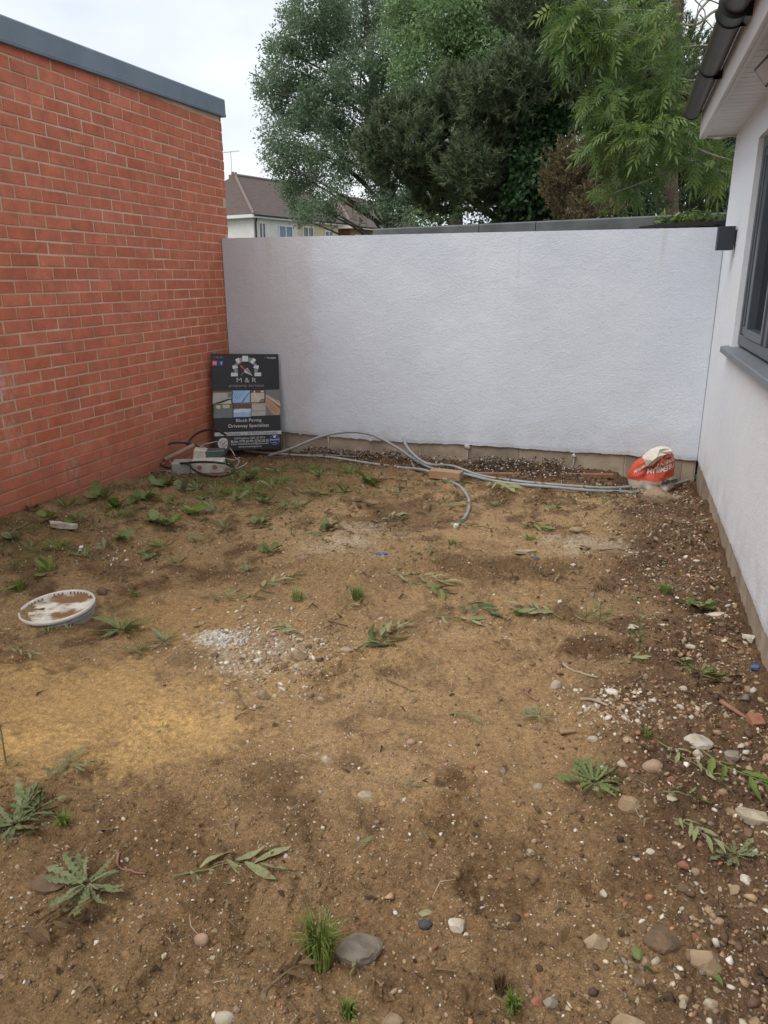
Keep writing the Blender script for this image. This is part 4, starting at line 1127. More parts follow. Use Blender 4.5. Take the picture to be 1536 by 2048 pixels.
def gx(x, y):
    yl = 150 + 0; t_ = (y - 150) / 1478
    xl = 130 + 92 * t_; wd = 1035 - 15 * t_
    return ((x - xl) / wd - 0.5) * SW, (1 - t_) * SH
INK = {k: flat('sign_' + k, c_, r_) for k, c_, r_ in (('white', (0.72, 0.72, 0.72), .4), ('grey', (0.30, 0.30, 0.31), .4), ('dim', (0.33, 0.31, 0.32), .4), ('band', (0.55, 0.55, 0.55), .4), ('dark', (0.06, 0.06, 0.065), .4), ('orange', (0.62, 0.13, 0.06), .4),
       ('pink', (0.75, 0.12, 0.16), .4), ('blue', (0.03, 0.09, 0.38), .4), ('navy', (0.03, 0.05, 0.16), .4), ('green', (0.05, 0.35, 0.15), .4), ('skyblue', (0.38, 0.55, 0.80), .4), ('cream', (0.62, 0.55, 0.45), .4), ('stone', (0.50, 0.46, 0.42), .4),
       ('terracotta', (0.55, 0.33, 0.22), .4), ('tarmac', (0.20, 0.21, 0.22), .4), ('leafy', (0.16, 0.22, 0.10), .4), ('red', (0.5, 0.05, 0.04), .4), ('yellow', (0.6, 0.4, 0.03), .4), ('brown', (0.18, 0.10, 0.07), .4), ('teal', (0.08, 0.28, 0.42), .4))}
def poly(name, pts, ink, z=0.0012, parent=None):
    mb = MB(); mb.add([(*gx(*p), z) for p in pts], [tuple(range(len(pts) - 1, -1, -1))])
    return mb.build(name, INK[ink], parent or sg)
def rect(name, x0, y0, x1, y1, ink, z=0.0012, parent=None): return poly(name, [(x0, y0), (x1, y0), (x1, y1), (x0, y1)], ink, z, parent)
def txt(body, x, y, w_, h_, ink, bold=0.0, z=0.0016, rot=0.0):
    me = text_mesh(body, w_ / 1035 * SW, h_ / 1478 * SH, bold); me.materials.append(INK[ink])
    px, py = gx(x, y)
    return obj('lettering', me, sg, (px, py, z), (0, 0, rot))
def disc(name, x, y, r_, ink, z, r_in=0.0, n=28):
    cx, cy = gx(x, y); k = SW / 1035
    mb = MB()
    if r_in:
        P = [(cx + rr * k * math.cos(2 * math.pi * i / n), cy + rr * k * math.sin(2 * math.pi * i / n), z) for rr in (r_, r_in) for i in range(n)]
        mb.add(P, [(i, (i + 1) % n, n + (i + 1) % n, n + i) for i in range(n)])
    else: mb.add([(cx + r_ * k * math.cos(2 * math.pi * i / n), cy + r_ * k * math.sin(2 * math.pi * i / n), z) for i in range(n)], [tuple(range(n))])
    return mb.build(name, INK[ink], sg)
for ch_, x, ink in (('G', 168, 'blue'), ('o', 202, 'red'), ('o', 230, 'yellow'), ('g', 258, 'blue'), ('l', 280, 'green'), ('e', 302, 'red')):
    txt(ch_, x, 205 if ch_ != 'g' else 213, 30 if ch_ == 'G' else (7 if ch_ == 'l' else 24), 42 if ch_ in 'Ggl' else 28, ink, 0.01)
rect('social_badge', 155, 255, 228, 325, 'pink'); disc('badge_ring', 191, 290, 20, 'white', 0.0018, 14); rect('social_badge', 245, 255, 318, 325, 'blue'); txt('f', 292, 294, 28, 54, 'white', 0.02, 0.0018)
txt('Trustpilot', 1058, 210, 140, 34, 'white', 0.015); txt('*', 962, 208, 28, 34, 'green', 0.04)
for cx, cy, w_, h_, a, ink in ((650, 222, 92, 86, 0, 'white'), (585, 243, 46, 66, 14, 'grey'), (542, 258, 62, 82, 26, 'white'), (523, 308, 66, 36, -52 + 90, 'grey'), (498, 346, 78, 54, 12, 'white'), (512, 402, 58, 48, 4, 'grey'), (490, 461, 106, 56, 0, 'white'),
                               (720, 240, 46, 66, -14, 'grey'), (772, 258, 62, 82, -30, 'white'), (798, 308, 66, 36, -35, 'grey'), (822, 346, 78, 54, -14, 'white'), (820, 402, 58, 48, -4, 'grey'), (850, 460, 104, 56, 0, 'white')):
    ca, sa = math.cos(R(-a)), math.sin(R(-a))
    poly('arch_stone', [(cx + x * ca - y * sa, cy + x * sa + y * ca) for x, y in ((-w_ / 2 * 0.94, -h_ / 2), (w_ / 2 * 0.94, -h_ / 2), (w_ / 2, h_ / 2), (-w_ / 2, h_ / 2))], ink)
poly('trowel_handle', [(568, 328), (592, 316), (642, 372), (630, 390)], 'orange'); poly('trowel_blade', [(638, 392), (690, 362), (765, 480), (642, 428)], 'white')
poly('trowel_blade', [(645, 395), (688, 368), (760, 476)], 'grey', 0.0016); poly('trowel_edge', [(632, 428), (638, 434), (592, 476), (586, 470)], 'grey')
txt('M & R', 677, 548, 300, 70, 'white', -0.012); txt('property services', 682, 636, 535, 52, 'dim', 0.0)
PH = [('photo_panel', (172, 705, 452, 905), 'stone'), ('photo_panel', (470, 705, 735, 892), 'skyblue'), ('photo_panel', (748, 705, 958, 890), 'cream'), ('photo_panel', (975, 700, 1208, 1095), 'terracotta'),
      ('photo_panel', (188, 912, 474, 1120), 'tarmac'), ('photo_panel', (487, 905, 752, 1112), 'skyblue'), ('photo_panel', (762, 902, 975, 1100), 'stone')]
ph = [rect(n_, *q, ink) for n_, q, ink in PH]
rect('photo_detail', 172, 705, 450, 735, 'brown', 0.0016); rect('photo_detail', 395, 745, 450, 810, 'tarmac', 0.0016); poly('photo_detail', [(180, 900), (400, 830), (455, 830), (455, 850), (260, 903)], 'dark', 0.0016); poly('photo_detail', [(280, 903), (430, 845), (455, 903)], 'cream', 0.0018)
for a in range(5): poly('photo_detail', [(640 - a * 38, 708), (645 - a * 38, 708), (520 - a * 22 + 30, 850 - a * 12), (512 - a * 22 + 30, 850 - a * 12)], 'teal', 0.0016)
poly('photo_detail', [(722, 730), (730, 736), (622, 888), (606, 888)], 'dark', 0.0016)
rect('photo_detail', 748, 705, 955, 745, 'brown', 0.0016); rect('photo_detail', 790, 712, 812, 742, 'white', 0.0018); rect('photo_detail', 900, 712, 945, 735, 'white', 0.0018); poly('photo_detail', [(870, 890), (905, 838), (957, 832), (957, 890)], 'tarmac', 0.0016)
poly('photo_detail', [(975, 702), (1208, 702), (1208, 880), (1000, 780), (975, 770)], 'tarmac', 0.0016); poly('photo_detail', [(975, 785), (1000, 785), (1212, 925), (1212, 955)], 'cream', 0.0018); poly('photo_detail', [(975, 800), (1208, 960), (1208, 1000)], 'leafy', 0.002)
poly('photo_detail', [(980, 930), (1108, 1092), (990, 1092)], 'tarmac', 0.0018)
for a in range(6): poly('photo_detail', [(985 + a * 26, 905 + a * 32), (1050 + a * 26, 880 + a * 26), (1052 + a * 26, 886 + a * 26), (988 + a * 26, 912 + a * 32)], 'brown', 0.0021)
rect('photo_detail', 188, 915, 474, 985, 'leafy', 0.0016); rect('photo_detail', 322, 918, 425, 972, 'cream', 0.0018); rect('photo_detail', 222, 925, 290, 980, 'cream', 0.0018); poly('photo_detail', [(190, 985), (235, 960), (235, 1050), (195, 1060)], 'leafy', 0.0019)
rect('photo_detail', 487, 908, 752, 985, 'brown', 0.0016); poly('photo_detail', [(487, 1012), (600, 985), (752, 1000), (752, 1025), (487, 1050)], 'white', 0.0018)
rect('photo_detail', 762, 1022, 975, 1030, 'brown', 0.0016); rect('photo_detail', 764, 905, 972, 930, 'terracotta', 0.0016)
txt('Block Paving', 724, 1172, 392, 62, 'white', 0.004); txt('Driveway Specialists', 728, 1256, 628, 66, 'white', 0.004)
rect('band', 207, 1342, 1240, 1398, 'band')
txt('Free Estimates   -   All Work Guaranteed', 730, 1369, 880, 46, 'dark', 0.0)
txt('Call Freephone: 0800 157 8714', 742, 1446, 480, 40, 'white', 0.004); txt('Mobiles: 07796 260 909 / 07365 208 330', 750, 1490, 590, 40, 'white', 0.004)
txt('Email: mandrservices57@yahoo.com', 750, 1534, 580, 38, 'white', 0.004); txt('www.mr-paving.co.uk', 752, 1578, 360, 36, 'white', 0.004)
disc('approval_badge', 345, 1515, 86, 'white', 0.0012); disc('badge_ring', 345, 1515, 62, 'teal', 0.0016, 58); disc('badge_ring', 345, 1515, 50, 'orange', 0.0016, 42); poly('badge_tick', [(318, 1510), (334, 1522), (372, 1482), (378, 1490), (336, 1545)], 'dark', 0.0018)
disc('approval_badge', 1135, 1485, 80, 'navy', 0.0012); disc('badge_ring', 1135, 1485, 78, 'skyblue', 0.0016, 74); rect('badge_mark', 1112, 1418, 1152, 1452, 'white', 0.0016); txt('MASTERS', 1135, 1482, 130, 24, 'white', 0.02, 0.0018); txt('member', 1138, 1526, 70, 18, 'white', 0.01, 0.0018)

# ================================================================= CONDUIT HOSES
def hose(name, label, pts, r_=0.0118, cap=None, mat='hose', group='grey conduit lying along the back wall', cat='hose', base=None):
    P = crom(pts, 8); b0 = Vector(pts[-1])
    o = thing(name, label, cat, b0, group=group)
    mb = MB(); mb.tube([p - b0 for p in P], r_, 10); mb.build('pipe', M[mat], o, smooth=True)
    if cap:
        e = lumpmesh(5, 2, 0.12); e2 = obj('end_cap', e.mesh('end_cap', M['white_cap'], True), o, P[-1] - b0 if cap == 1 else P[0] - b0, None, 0.020)
    return o
def gl(u, v_, h=0.012): return gp(u, v_, h)
hose('conduit_hose', 'grey conduit arching up against the rendered wall beside the sign', [gl(536, 917), onY(580, 898, 5.85), onY(640, 874, 5.98), onY(695, 864, 6.08), onY(745, 870, 6.12), onY(795, 896, 6.05), onY(835, 923, 5.9), onY(868, 938, 5.75), gl(925, 953, 0.02), gl(1000, 965), gl(1100, 978), gl(1190, 985), gl(1262, 987)])
hose('conduit_hose', 'grey conduit with its cut end sticking up before the wall', [onY(806, 873, 6.0), onY(812, 890, 5.95), onY(826, 908, 5.86), onY(856, 928, 5.70), gl(905, 945, 0.045), gl(960, 955, 0.02), gl(1040, 965), gl(1130, 974), gl(1210, 979), gl(1262, 981)])
hose('conduit_hose', 'long grey conduit curving forward to a white capped end', [gl(488, 905, .02), gl(545, 911), gl(600, 913), gl(660, 917), gl(735, 928), gl(800, 938), gl(850, 948, 0.03), gl(890, 960), gl(918, 975), gl(936, 998), gl(938, 1018), gl(930, 1037), gl(912, 1056)], cap=1)
hose('conduit_hose', 'dark pair-side conduit running under the cement bag to the corner', [gl(1258, 990), gl(1300, 984, .02), gl(1345, 975, .02), gl(1396, 962, .02)], 0.011)
hose('conduit_hose', 'grey conduit stub behind the dark one at the yard corner', [gl(1310, 978, .02), gl(1350, 968, .03), gl(1398, 957, .03)], 0.010)

# ================================================================= ELECTRICAL SCRAP
e0 = gp(398, 950); ea = math.atan2(RGT.y, RGT.x)
cu_ = thing('socket_unit', 'dirty white double socket unit with grey box among tangled cables', 'socket box', e0 + Vector((0, 0, 0.02)), (0, 0, ea + 0.10))
mb = MB(); mb.box(-0.215, 0.215, -0.08, 0.12, -0.02, 0.0, 0.004); mb.build('base_board', M['oldtimber'], cu_)
mb = MB(); mb.box(-0.195, -0.055, -0.06, 0.08, 0.001, 0.095, 0.008); mb.build('junction_box', M['boxgrey'], cu_)
mb = MB(); mb.box(-0.05, 0.205, -0.065, 0.06, 0.001, 0.105, 0.010); bo = mb.build('socket_box', M['boxwhite'], cu_)
for q in (0.02, 0.135):
    mb = MB(); mb.tube([(q, -0.0655, 0.055), (q, -0.072, 0.055)], 0.027, 18); so = mb.build('socket', M['boxwhite'], bo)
    mb = MB(); mb.tube([(q, -0.0722, 0.055), (q, -0.0725, 0.055)], 0.019, 16); mb.build('socket_face', M['oldtimber'], bo)
mb = MB(); mb.box(-0.06, 0.045, 0.065, 0.16, 0.06, 0.165, 0.008, Matrix.Rotation(R(8), 4, 'Y')); mb.build('breaker_cover', M['boxwhite'], cu_)
mb = MB(); mb.box(0.05, 0.20, 0.062, 0.17, 0.085, 0.155, 0.006); mb.build('smoked_lid', M['smoke'], cu_)
mb = MB(); mb.tube([(0.206, -0.02, 0.055), (0.24, -0.02, 0.055)], 0.016, 10); mb.build('gland', M['boxwhite'], cu_)
pw = thing('wood_offcut', 'pale weathered wood offcut propped over the socket unit', 'offcut', gp(362, 938, .15), (R(-10), R(-22), ea + 0.4))
mb = MB(); mb.box(-0.13, 0.13, -0.022, 0.022, -0.012, 0.012, 0.003); mb.build('offcut_piece', M['greywood'], pw)
def cable(name, label, pts, r_, mat, Ydef=None):
    P = []
    for q in pts:
        u, v_, h = q[:3]; P.append(gp(u, v_ + h, 0) if False else q)
    b0 = P[0]; C_ = crom(P, 7)
    o = thing(name, label, 'cable', b0, group='cables tangled by the brick wall')
    mb = MB(); mb.tube([p - b0 for p in C_], r_, 8); mb.build('sheath', M[mat], o, smooth=True)
    return o
yE = e0.y
def ce(u, v_, dy=0.0): 
    p = onY(u, v_, yE + dy); p.z = max(p.z, gz(p.x, p.y) + 0.006); return p
cable('power_cable', 'thick black cable arching up in front of the sign', [ce(372, 900, .15), ce(380, 880, .25), ce(400, 864, .3), ce(425, 859, .3), ce(448, 868, .28), ce(458, 885, .2), ce(452, 905, .15), ce(440, 918, .1)], 0.0088, 'cable')
cable('power_cable', 'black cable looping out against the brick wall', [ce(400, 893, .2), ce(370, 886, .2), ce(340, 887, .15), ce(320, 897, .1), ce(315, 915, .05), ce(323, 930, 0), ce(340, 936, -.02), ce(365, 930, -.05), ce(380, 925, -.12), ce(420, 924, -.15), ce(450, 927, -.1)], 0.0088, 'cable')
cable('power_cable', 'black cable sagging across the front of the socket unit', [ce(350, 928, -.06), ce(375, 927, -.14), ce(388, 940, -.16), ce(410, 950, -.2), ce(440, 953, -.22), ce(465, 945, -.18), ce(468, 935, -.1), ce(452, 928, -.05)], 0.0088, 'cable')
cable('power_cable', 'black cable end trailing on the soil by the brick wall', [ce(300, 935, 0), ce(293, 945, -.05), ce(297, 957, -.1), ce(315, 963, -.14), ce(332, 957, -.1)], 0.006, 'cable')
for i, (lab, pts) in enumerate((('pale grey cable hooped low at the foot of the brick wall', [(330, 925, .05), (318, 935, 0), (318, 950, -.05), (335, 960, -.1), (360, 962, -.12)]), ('grey cable fanning from the offcut to the sign foot', [(395, 890, .2), (420, 900, .2), (440, 912, .15), (465, 920, .1), (480, 915, .1)]),
                                ('thin grey flex standing up over the junction box', [(395, 910, .1), (402, 892, .12), (420, 886, .15), (440, 884, .2), (460, 897, .2), (470, 912, .15)]), ('pale flex curling round the end of the socket unit', [(452, 945, -.05), (470, 935, -.02), (478, 922, 0), (470, 915, .05)]),
                                ('grey flex twisted in front of the grey box', [(340, 922, .05), (348, 935, -.06), (338, 950, -.1), (335, 963, -.16), (345, 972, -.2)]), ('pale flex trailing right from the socket unit', [(440, 930, .0), (465, 938, -.05), (485, 932, -.03), (495, 925, .0)]))):
    cable('flex', lab, [ce(*q) for q in pts], 0.0042, 'cablegrey')

# ================================================================= CEMENT BAG
cb0 = gp(1302, 978)
bag = thing('cement_bag', 'crumpled red and white paper cement bag standing by the wall corner', 'bag', cb0 + Vector((0, 0, -0.01)), (0, 0, ea - 0.12))
kx = (cb0 - Vector((0, 0, CAM_H))).length / FPX * 0.98
def bpx(x, y): return ((x / 7.68 + 1220 - 1300) * kx, (978 - (y / 7.68 + 870)) * kx)
OUT_L = [(300, 805), (300, 760), (268, 640), (262, 560), (300, 470), (350, 390), (430, 322), (500, 262), (570, 205), (640, 175), (690, 162)]
OUT_R = [(900, 805), (935, 760), (930, 690), (918, 600), (915, 520), (912, 420), (905, 330), (885, 280), (850, 232), (800, 190), (740, 165)]
def bag_pt(s, t_, front=True):
    k = t_ * (len(OUT_L) - 1); i = min(int(k), len(OUT_L) - 2); f_ = k - i
    l = np.array(bpx(*OUT_L[i])) * (1 - f_) + np.array(bpx(*OUT_L[i + 1])) * f_
    r_ = np.array(bpx(*OUT_R[i])) * (1 - f_) + np.array(bpx(*OUT_R[i + 1])) * f_
    p = l * (1 - s) + r_ * s
    bul = 0.075 * (1 - abs(2 * s - 1) ** 2.4) * (1 - 0.55 * t_)
    wr = 0.030 * (float(fbm(s * 4.2 + t_ * 2.0, t_ * 5.0, 5, 3)) - 0.5) + 0.016 * (1 - abs(2 * float(vnoise(s * 6 + t_ * 4, t_ * 7 - s * 3, 8)) - 1)) - 0.03 * math.exp(-((s - 0.30 - 0.2 * t_) / 0.09) ** 2) * (0.3 + 0.6 * t_)
    cr = abs(((s * 2.3 + t_ * 1.7 + 0.25 * math.sin(t_ * 9)) % 1.0) - 0.5) + abs(((s * 1.4 - t_ * 2.6 + 0.2 * math.sin(s * 7)) % 1.0) - 0.5)
    d = bul + (wr + 0.045 * (cr - 0.5) * (0.35 + 0.65 * t_)) * (1 - abs(2 * s - 1) ** 6)
    return Vector((p[0], -d if front else d * 0.8 + 0.01, p[1]))
nS, nT_ = 44, 48
V = []; C_ = []
red = np.array((0.57, 0.092, 0.048)); bei = np.array((0.52, 0.46, 0.38)); wht = np.array((0.72, 0.68, 0.58))
for fr in (True, False):
    for j in range(nT_ + 1):
        for i in range(nS + 1):
            s, t_ = i / nS, j / nT_
            V.append(bag_pt(s, t_, fr))
            edge_ = 0.24 + 0.085 * max(0, (s - 0.62) / 0.38) - 0.035 * (1 - s)
            C_.append(wht if (t_ > 0.84) else (red if t_ > edge_ - 0.005 else bei))
F_ = []
n1 = (nS + 1) * (nT_ + 1)
for fr in (0, 1):
    for j in range(nT_):
        for i in range(nS):
            a = fr * n1 + j * (nS + 1) + i
            q = (a, a + 1, a + nS + 2, a + nS + 1)
            F_.append(q if fr == 0 else q[::-1])
for j in range(nT_):
    a = j * (nS + 1); F_.append((a + n1, a, a + nS + 1, a + nS + 1 + n1)); a += nS; F_.append((a, a + n1, a + nS + 1 + n1, a + nS + 1))
obj('sack', np_mesh('sack', np.array([list(p) for p in V]), np.array(F_), M['paperbag'], np.array(C_), True), bag)
# folded-over pale flap at the mouth
mb = MB(); FV = []; r3 = random.Random(5)
flap = [(440, 322), (490, 425), (560, 408), (625, 350), (690, 300), (712, 245), (760, 245), (800, 235), (830, 188), (790, 165), (700, 155), (640, 165), (550, 205), (490, 262)]
cen = bpx(610, 260)
P2 = [bpx(*q) for q in flap]
def yy_(i): return -0.062 - 0.018 * ((i * 7) % 3) / 2
mb.add([(x, yy_(i), z) for i, (x, z) in enumerate(P2)] + [(cen[0], -0.105, cen[1]), (bpx(660, 210)[0], -0.07, bpx(660, 210)[1]), (bpx(540, 320)[0], -0.115, bpx(540, 320)[1])] + [(x, 0.01, z + 0.002) for x, z in P2],
       [(i, (i + 1), 14) for i in (3, 4)] + [(5, 15, 14), (5, 6, 15), (6, 7, 15), (7, 8, 15), (8, 9, 15), (9, 10, 15), (10, 11, 15), (11, 12, 14), (11, 14, 15), (12, 13, 16), (12, 16, 14), (13, 0, 16), (0, 1, 16), (1, 2, 16), (2, 3, 16), (3, 14, 16)] + [(i, 17 + i, 17 + (i + 1) % 14, (i + 1) % 14) for i in range(14)])
mb.build('folded_flap', plain('bag_flap_paper', (0.74, 0.70, 0.60), (0.56, 0.50, 0.40), 0.75, 14, 0.4, 40), bag)
def bag_text(body, s0, t0, w_, h_, ang_, ink_mat, bold=0.02):
    me = text_mesh(body, w_, h_, bold)
    bm = bmesh.new(); bm.from_mesh(me); bmesh.ops.triangulate(bm, faces=bm.faces[:])
    bmesh.ops.subdivide_edges(bm, edges=[e for e in bm.edges if e.calc_length() > 0.05 * 1], cuts=1); bm.to_mesh(me); bm.free()
    ca, sa = math.cos(ang_), math.sin(ang_)
    for v_ in me.vertices:
        x, y = v_.co.x * ca - v_.co.y * sa, v_.co.x * sa + v_.co.y * ca
        q = bag_pt(min(.995, max(.005, s0 + x)), min(.99, max(.01, t0 + y)))
        v_.co = q + Vector((0, -0.0045, 0.0))
    me.materials.append(ink_mat)
    return obj('lettering', me, bag)
wi = flat('bag_white_ink', (0.70, 0.64, 0.55), 0.6); ni = flat('bag_navy_ink', (0.03, 0.04, 0.09), 0.6)
bag_text('PREMIUM', 0.66, 0.44, 0.62, 0.085, math.pi + 0.22, wi); bag_text('CEMENT', 0.74, 0.565, 0.54, 0.085, math.pi + 0.30, wi)
bag_text('PREMIUM', 0.18, 0.42, 0.24, 0.06, math.pi + 0.75, wi); bag_text('CEMENT', 0.25, 0.50, 0.22, 0.06, math.pi + 0.75, wi)
bag_text('Rugby', 0.84, 0.22, 0.34, 0.09, math.pi + 0.16, ni, 0.03)
bag_text('E', 0.62, 0.14, 0.045, 0.075, math.pi, flat('bag_red_ink', (0.45, 0.09, 0.05), .6), 0.02)

# ================================================================= TIMBER
tb_ = thing('timber_block', 'short square-cut timber block against the grey hoses', 'timber', gp(892, 957, 0.0), (0, 0, ea - 0.42))
mb = MB(); mb.box(-0.13, 0.125, -0.04, 0.055, 0.0, 0.066, 0.003); mb.build('block_body', M['timber'], tb_)
p0, p1 = gp(950, 950, 0.02), gp(1226, 960, 0.03)
pl = thing('timber_batten', 'long thin reddish timber batten lying along the back wall', 'timber', (p0 + p1) / 2, (0, 0, math.atan2(p1.y - p0.y, p1.x - p0.x)))
Lh = (p1 - p0).length / 2
mb = MB(); mb.box(-Lh, Lh, -0.018, 0.018, -0.016, 0.018, 0.003); mb.build('batten_piece', M['oldtimber'], pl)

# ================================================================= BURIED TUB
tub = thing('plaster_tub', 'sunken white plastic tub crusted with plaster grit beside weeds', 'tub', gp(119, 1222, -0.052), (R(2.5), R(-3.5), ea))
tc_ = gp(119, 1222)
tr_ = 0.5 * (onZ(197, 1205, tc_.z + 0.07) - onZ(38, 1222, tc_.z + 0.07)).length
def lathe(prof_, n=48):
    b = MB(); m_ = len(prof_)
    b.add([(r_ * math.cos(2 * math.pi * i / n), r_ * math.sin(2 * math.pi * i / n), z) for i in range(n) for r_, z in prof_], [(i * m_ + k, ((i + 1) % n) * m_ + k, ((i + 1) % n) * m_ + k + 1, i * m_ + k + 1) for i in range(n) for k in range(m_ - 1)])
    return b
lathe([(tr_ * 0.93, -0.10), (tr_ * 0.945, 0.055), (tr_ * 0.985, 0.057), (tr_ * 0.985, 0.062), (tr_ * 0.95, 0.064), (tr_ * 0.955, 0.075)]).build('tub_side', M['tubgrey'], tub, smooth=False)
lathe([(tr_ * 0.96, 0.072), (tr_ * 0.998, 0.074), (tr_ * 1.005, 0.083), (tr_ * 0.995, 0.091), (tr_ * 0.965, 0.092), (tr_ * 0.945, 0.086), (tr_ * 0.935, 0.060)]).build('rim', M['lidwhite'], tub, smooth=True)
n = 40; b = MB(); P = [(0, 0, 0.076)]; F_ = []
for rr in range(1, 13):
    for i in range(n):
        r_ = tr_ * 0.94 * rr / 12; a = 2 * math.pi * i / n
        P.append((r_ * math.cos(a), r_ * math.sin(a), 0.074 + 0.012 * (float(fbm(math.cos(a) * rr * .35 + 5, math.sin(a) * rr * .35, 91, 3)) - 0.5)))
F_ = [(0, 1 + i, 1 + (i + 1) % n) for i in range(n)]
for rr in range(11):
    for i in range(n): F_.append((1 + rr * n + i, 1 + (rr + 1) * n + i, 1 + (rr + 1) * n + (i + 1) % n, 1 + rr * n + (i + 1) % n))
b.add(P, F_); b.build('plaster_filling', M['grit'], tub, smooth=True)
for i in range(52):
    a = 2 * math.pi * i / 52
    if rnd.random() < 0.3: continue
    mb = MB(); mb.box(-0.002, 0.002, -0.003, 0.003, 0, 0.012); mb.build('rib', M['oldtimber'], tub, loc=(tr_ * 0.93 * math.cos(a), tr_ * 0.93 * math.sin(a), 0.072), rot=(0, 0, a))
mb = MB(); mb.box(-tr_ - 0.075, -tr_ + 0.0, 0.005, 0.03, 0.045, 0.056, 0.002); mb.build('handle_lug', M['lidwhite'], tub)
mb = MB(); mb.tube([(tr_ * 0.7, -tr_ * 0.70, 0.055), (tr_ * 0.74, -tr_ * 0.73, -0.03)], 0.004, 6); mb.build('handle_wire', M['oldtimber'], tub)
# ================================================================= STONES
def mpp(u, v_):
    p = gp(u, v_); return (p - Vector((0, 0, CAM_H))).length / FPX
SMESH = {}
def rockmesh(seed, sub=2, cuts=11):
    b = lumpmesh(seed, sub, 0.22); r = random.Random(seed)
    pl = []
    for _ in range(cuts):
        n_ = Vector((r.gauss(0, 1), r.gauss(0, 1), r.gauss(0, 1))).normalized(); pl.append((n_, r.uniform(0.52, 0.92)))
    P = []
    for p in b.v:
        p = Vector(p)
        for n_, d in pl:
            k = p.dot(n_)
            if k > d: p -= n_ * (k - d)
        P.append(p + Vector((r.gauss(0, 1), r.gauss(0, 1), r.gauss(0, 1))) * 0.012)
    b.v = [tuple(p) for p in P]
    return b
def stone_mesh(k, mat, sub=2, round_=False):
    key = (k, mat, sub, round_)
    if key not in SMESH:
        SMESH[key] = lumpmesh(100 + k, 2, 0.2).mesh('stone', M[mat], True) if round_ else rockmesh(100 + k, sub, 12 if sub > 1 else 7).mesh('stone', M[mat], False)
    return SMESH[key]
def stone(u, v_, wpx, hpx, mat, label, rot=None, group=None, flatn=0.7, name='stone'):
    p = gp(u, v_ + hpx * 0.3); k = mpp(u, v_)
    rx = wpx * k / 2; rz = max(hpx * k / 2 * 0.85, rx * 0.3)
    o = obj(name, stone_mesh(rnd.randrange(9), mat, 3 if wpx > 34 else 2, any(q in label for q in ('round', 'egg', 'pebble'))), None, (p.x, p.y, p.z + rz * 0.18), (rnd.uniform(-.2, .2), rnd.uniform(-.2, .2), rnd.uniform(0, 6.28) if rot is None else ea + rot), (rx, rx * flatn, rz))
    return tag(o, label, 'stone', group)
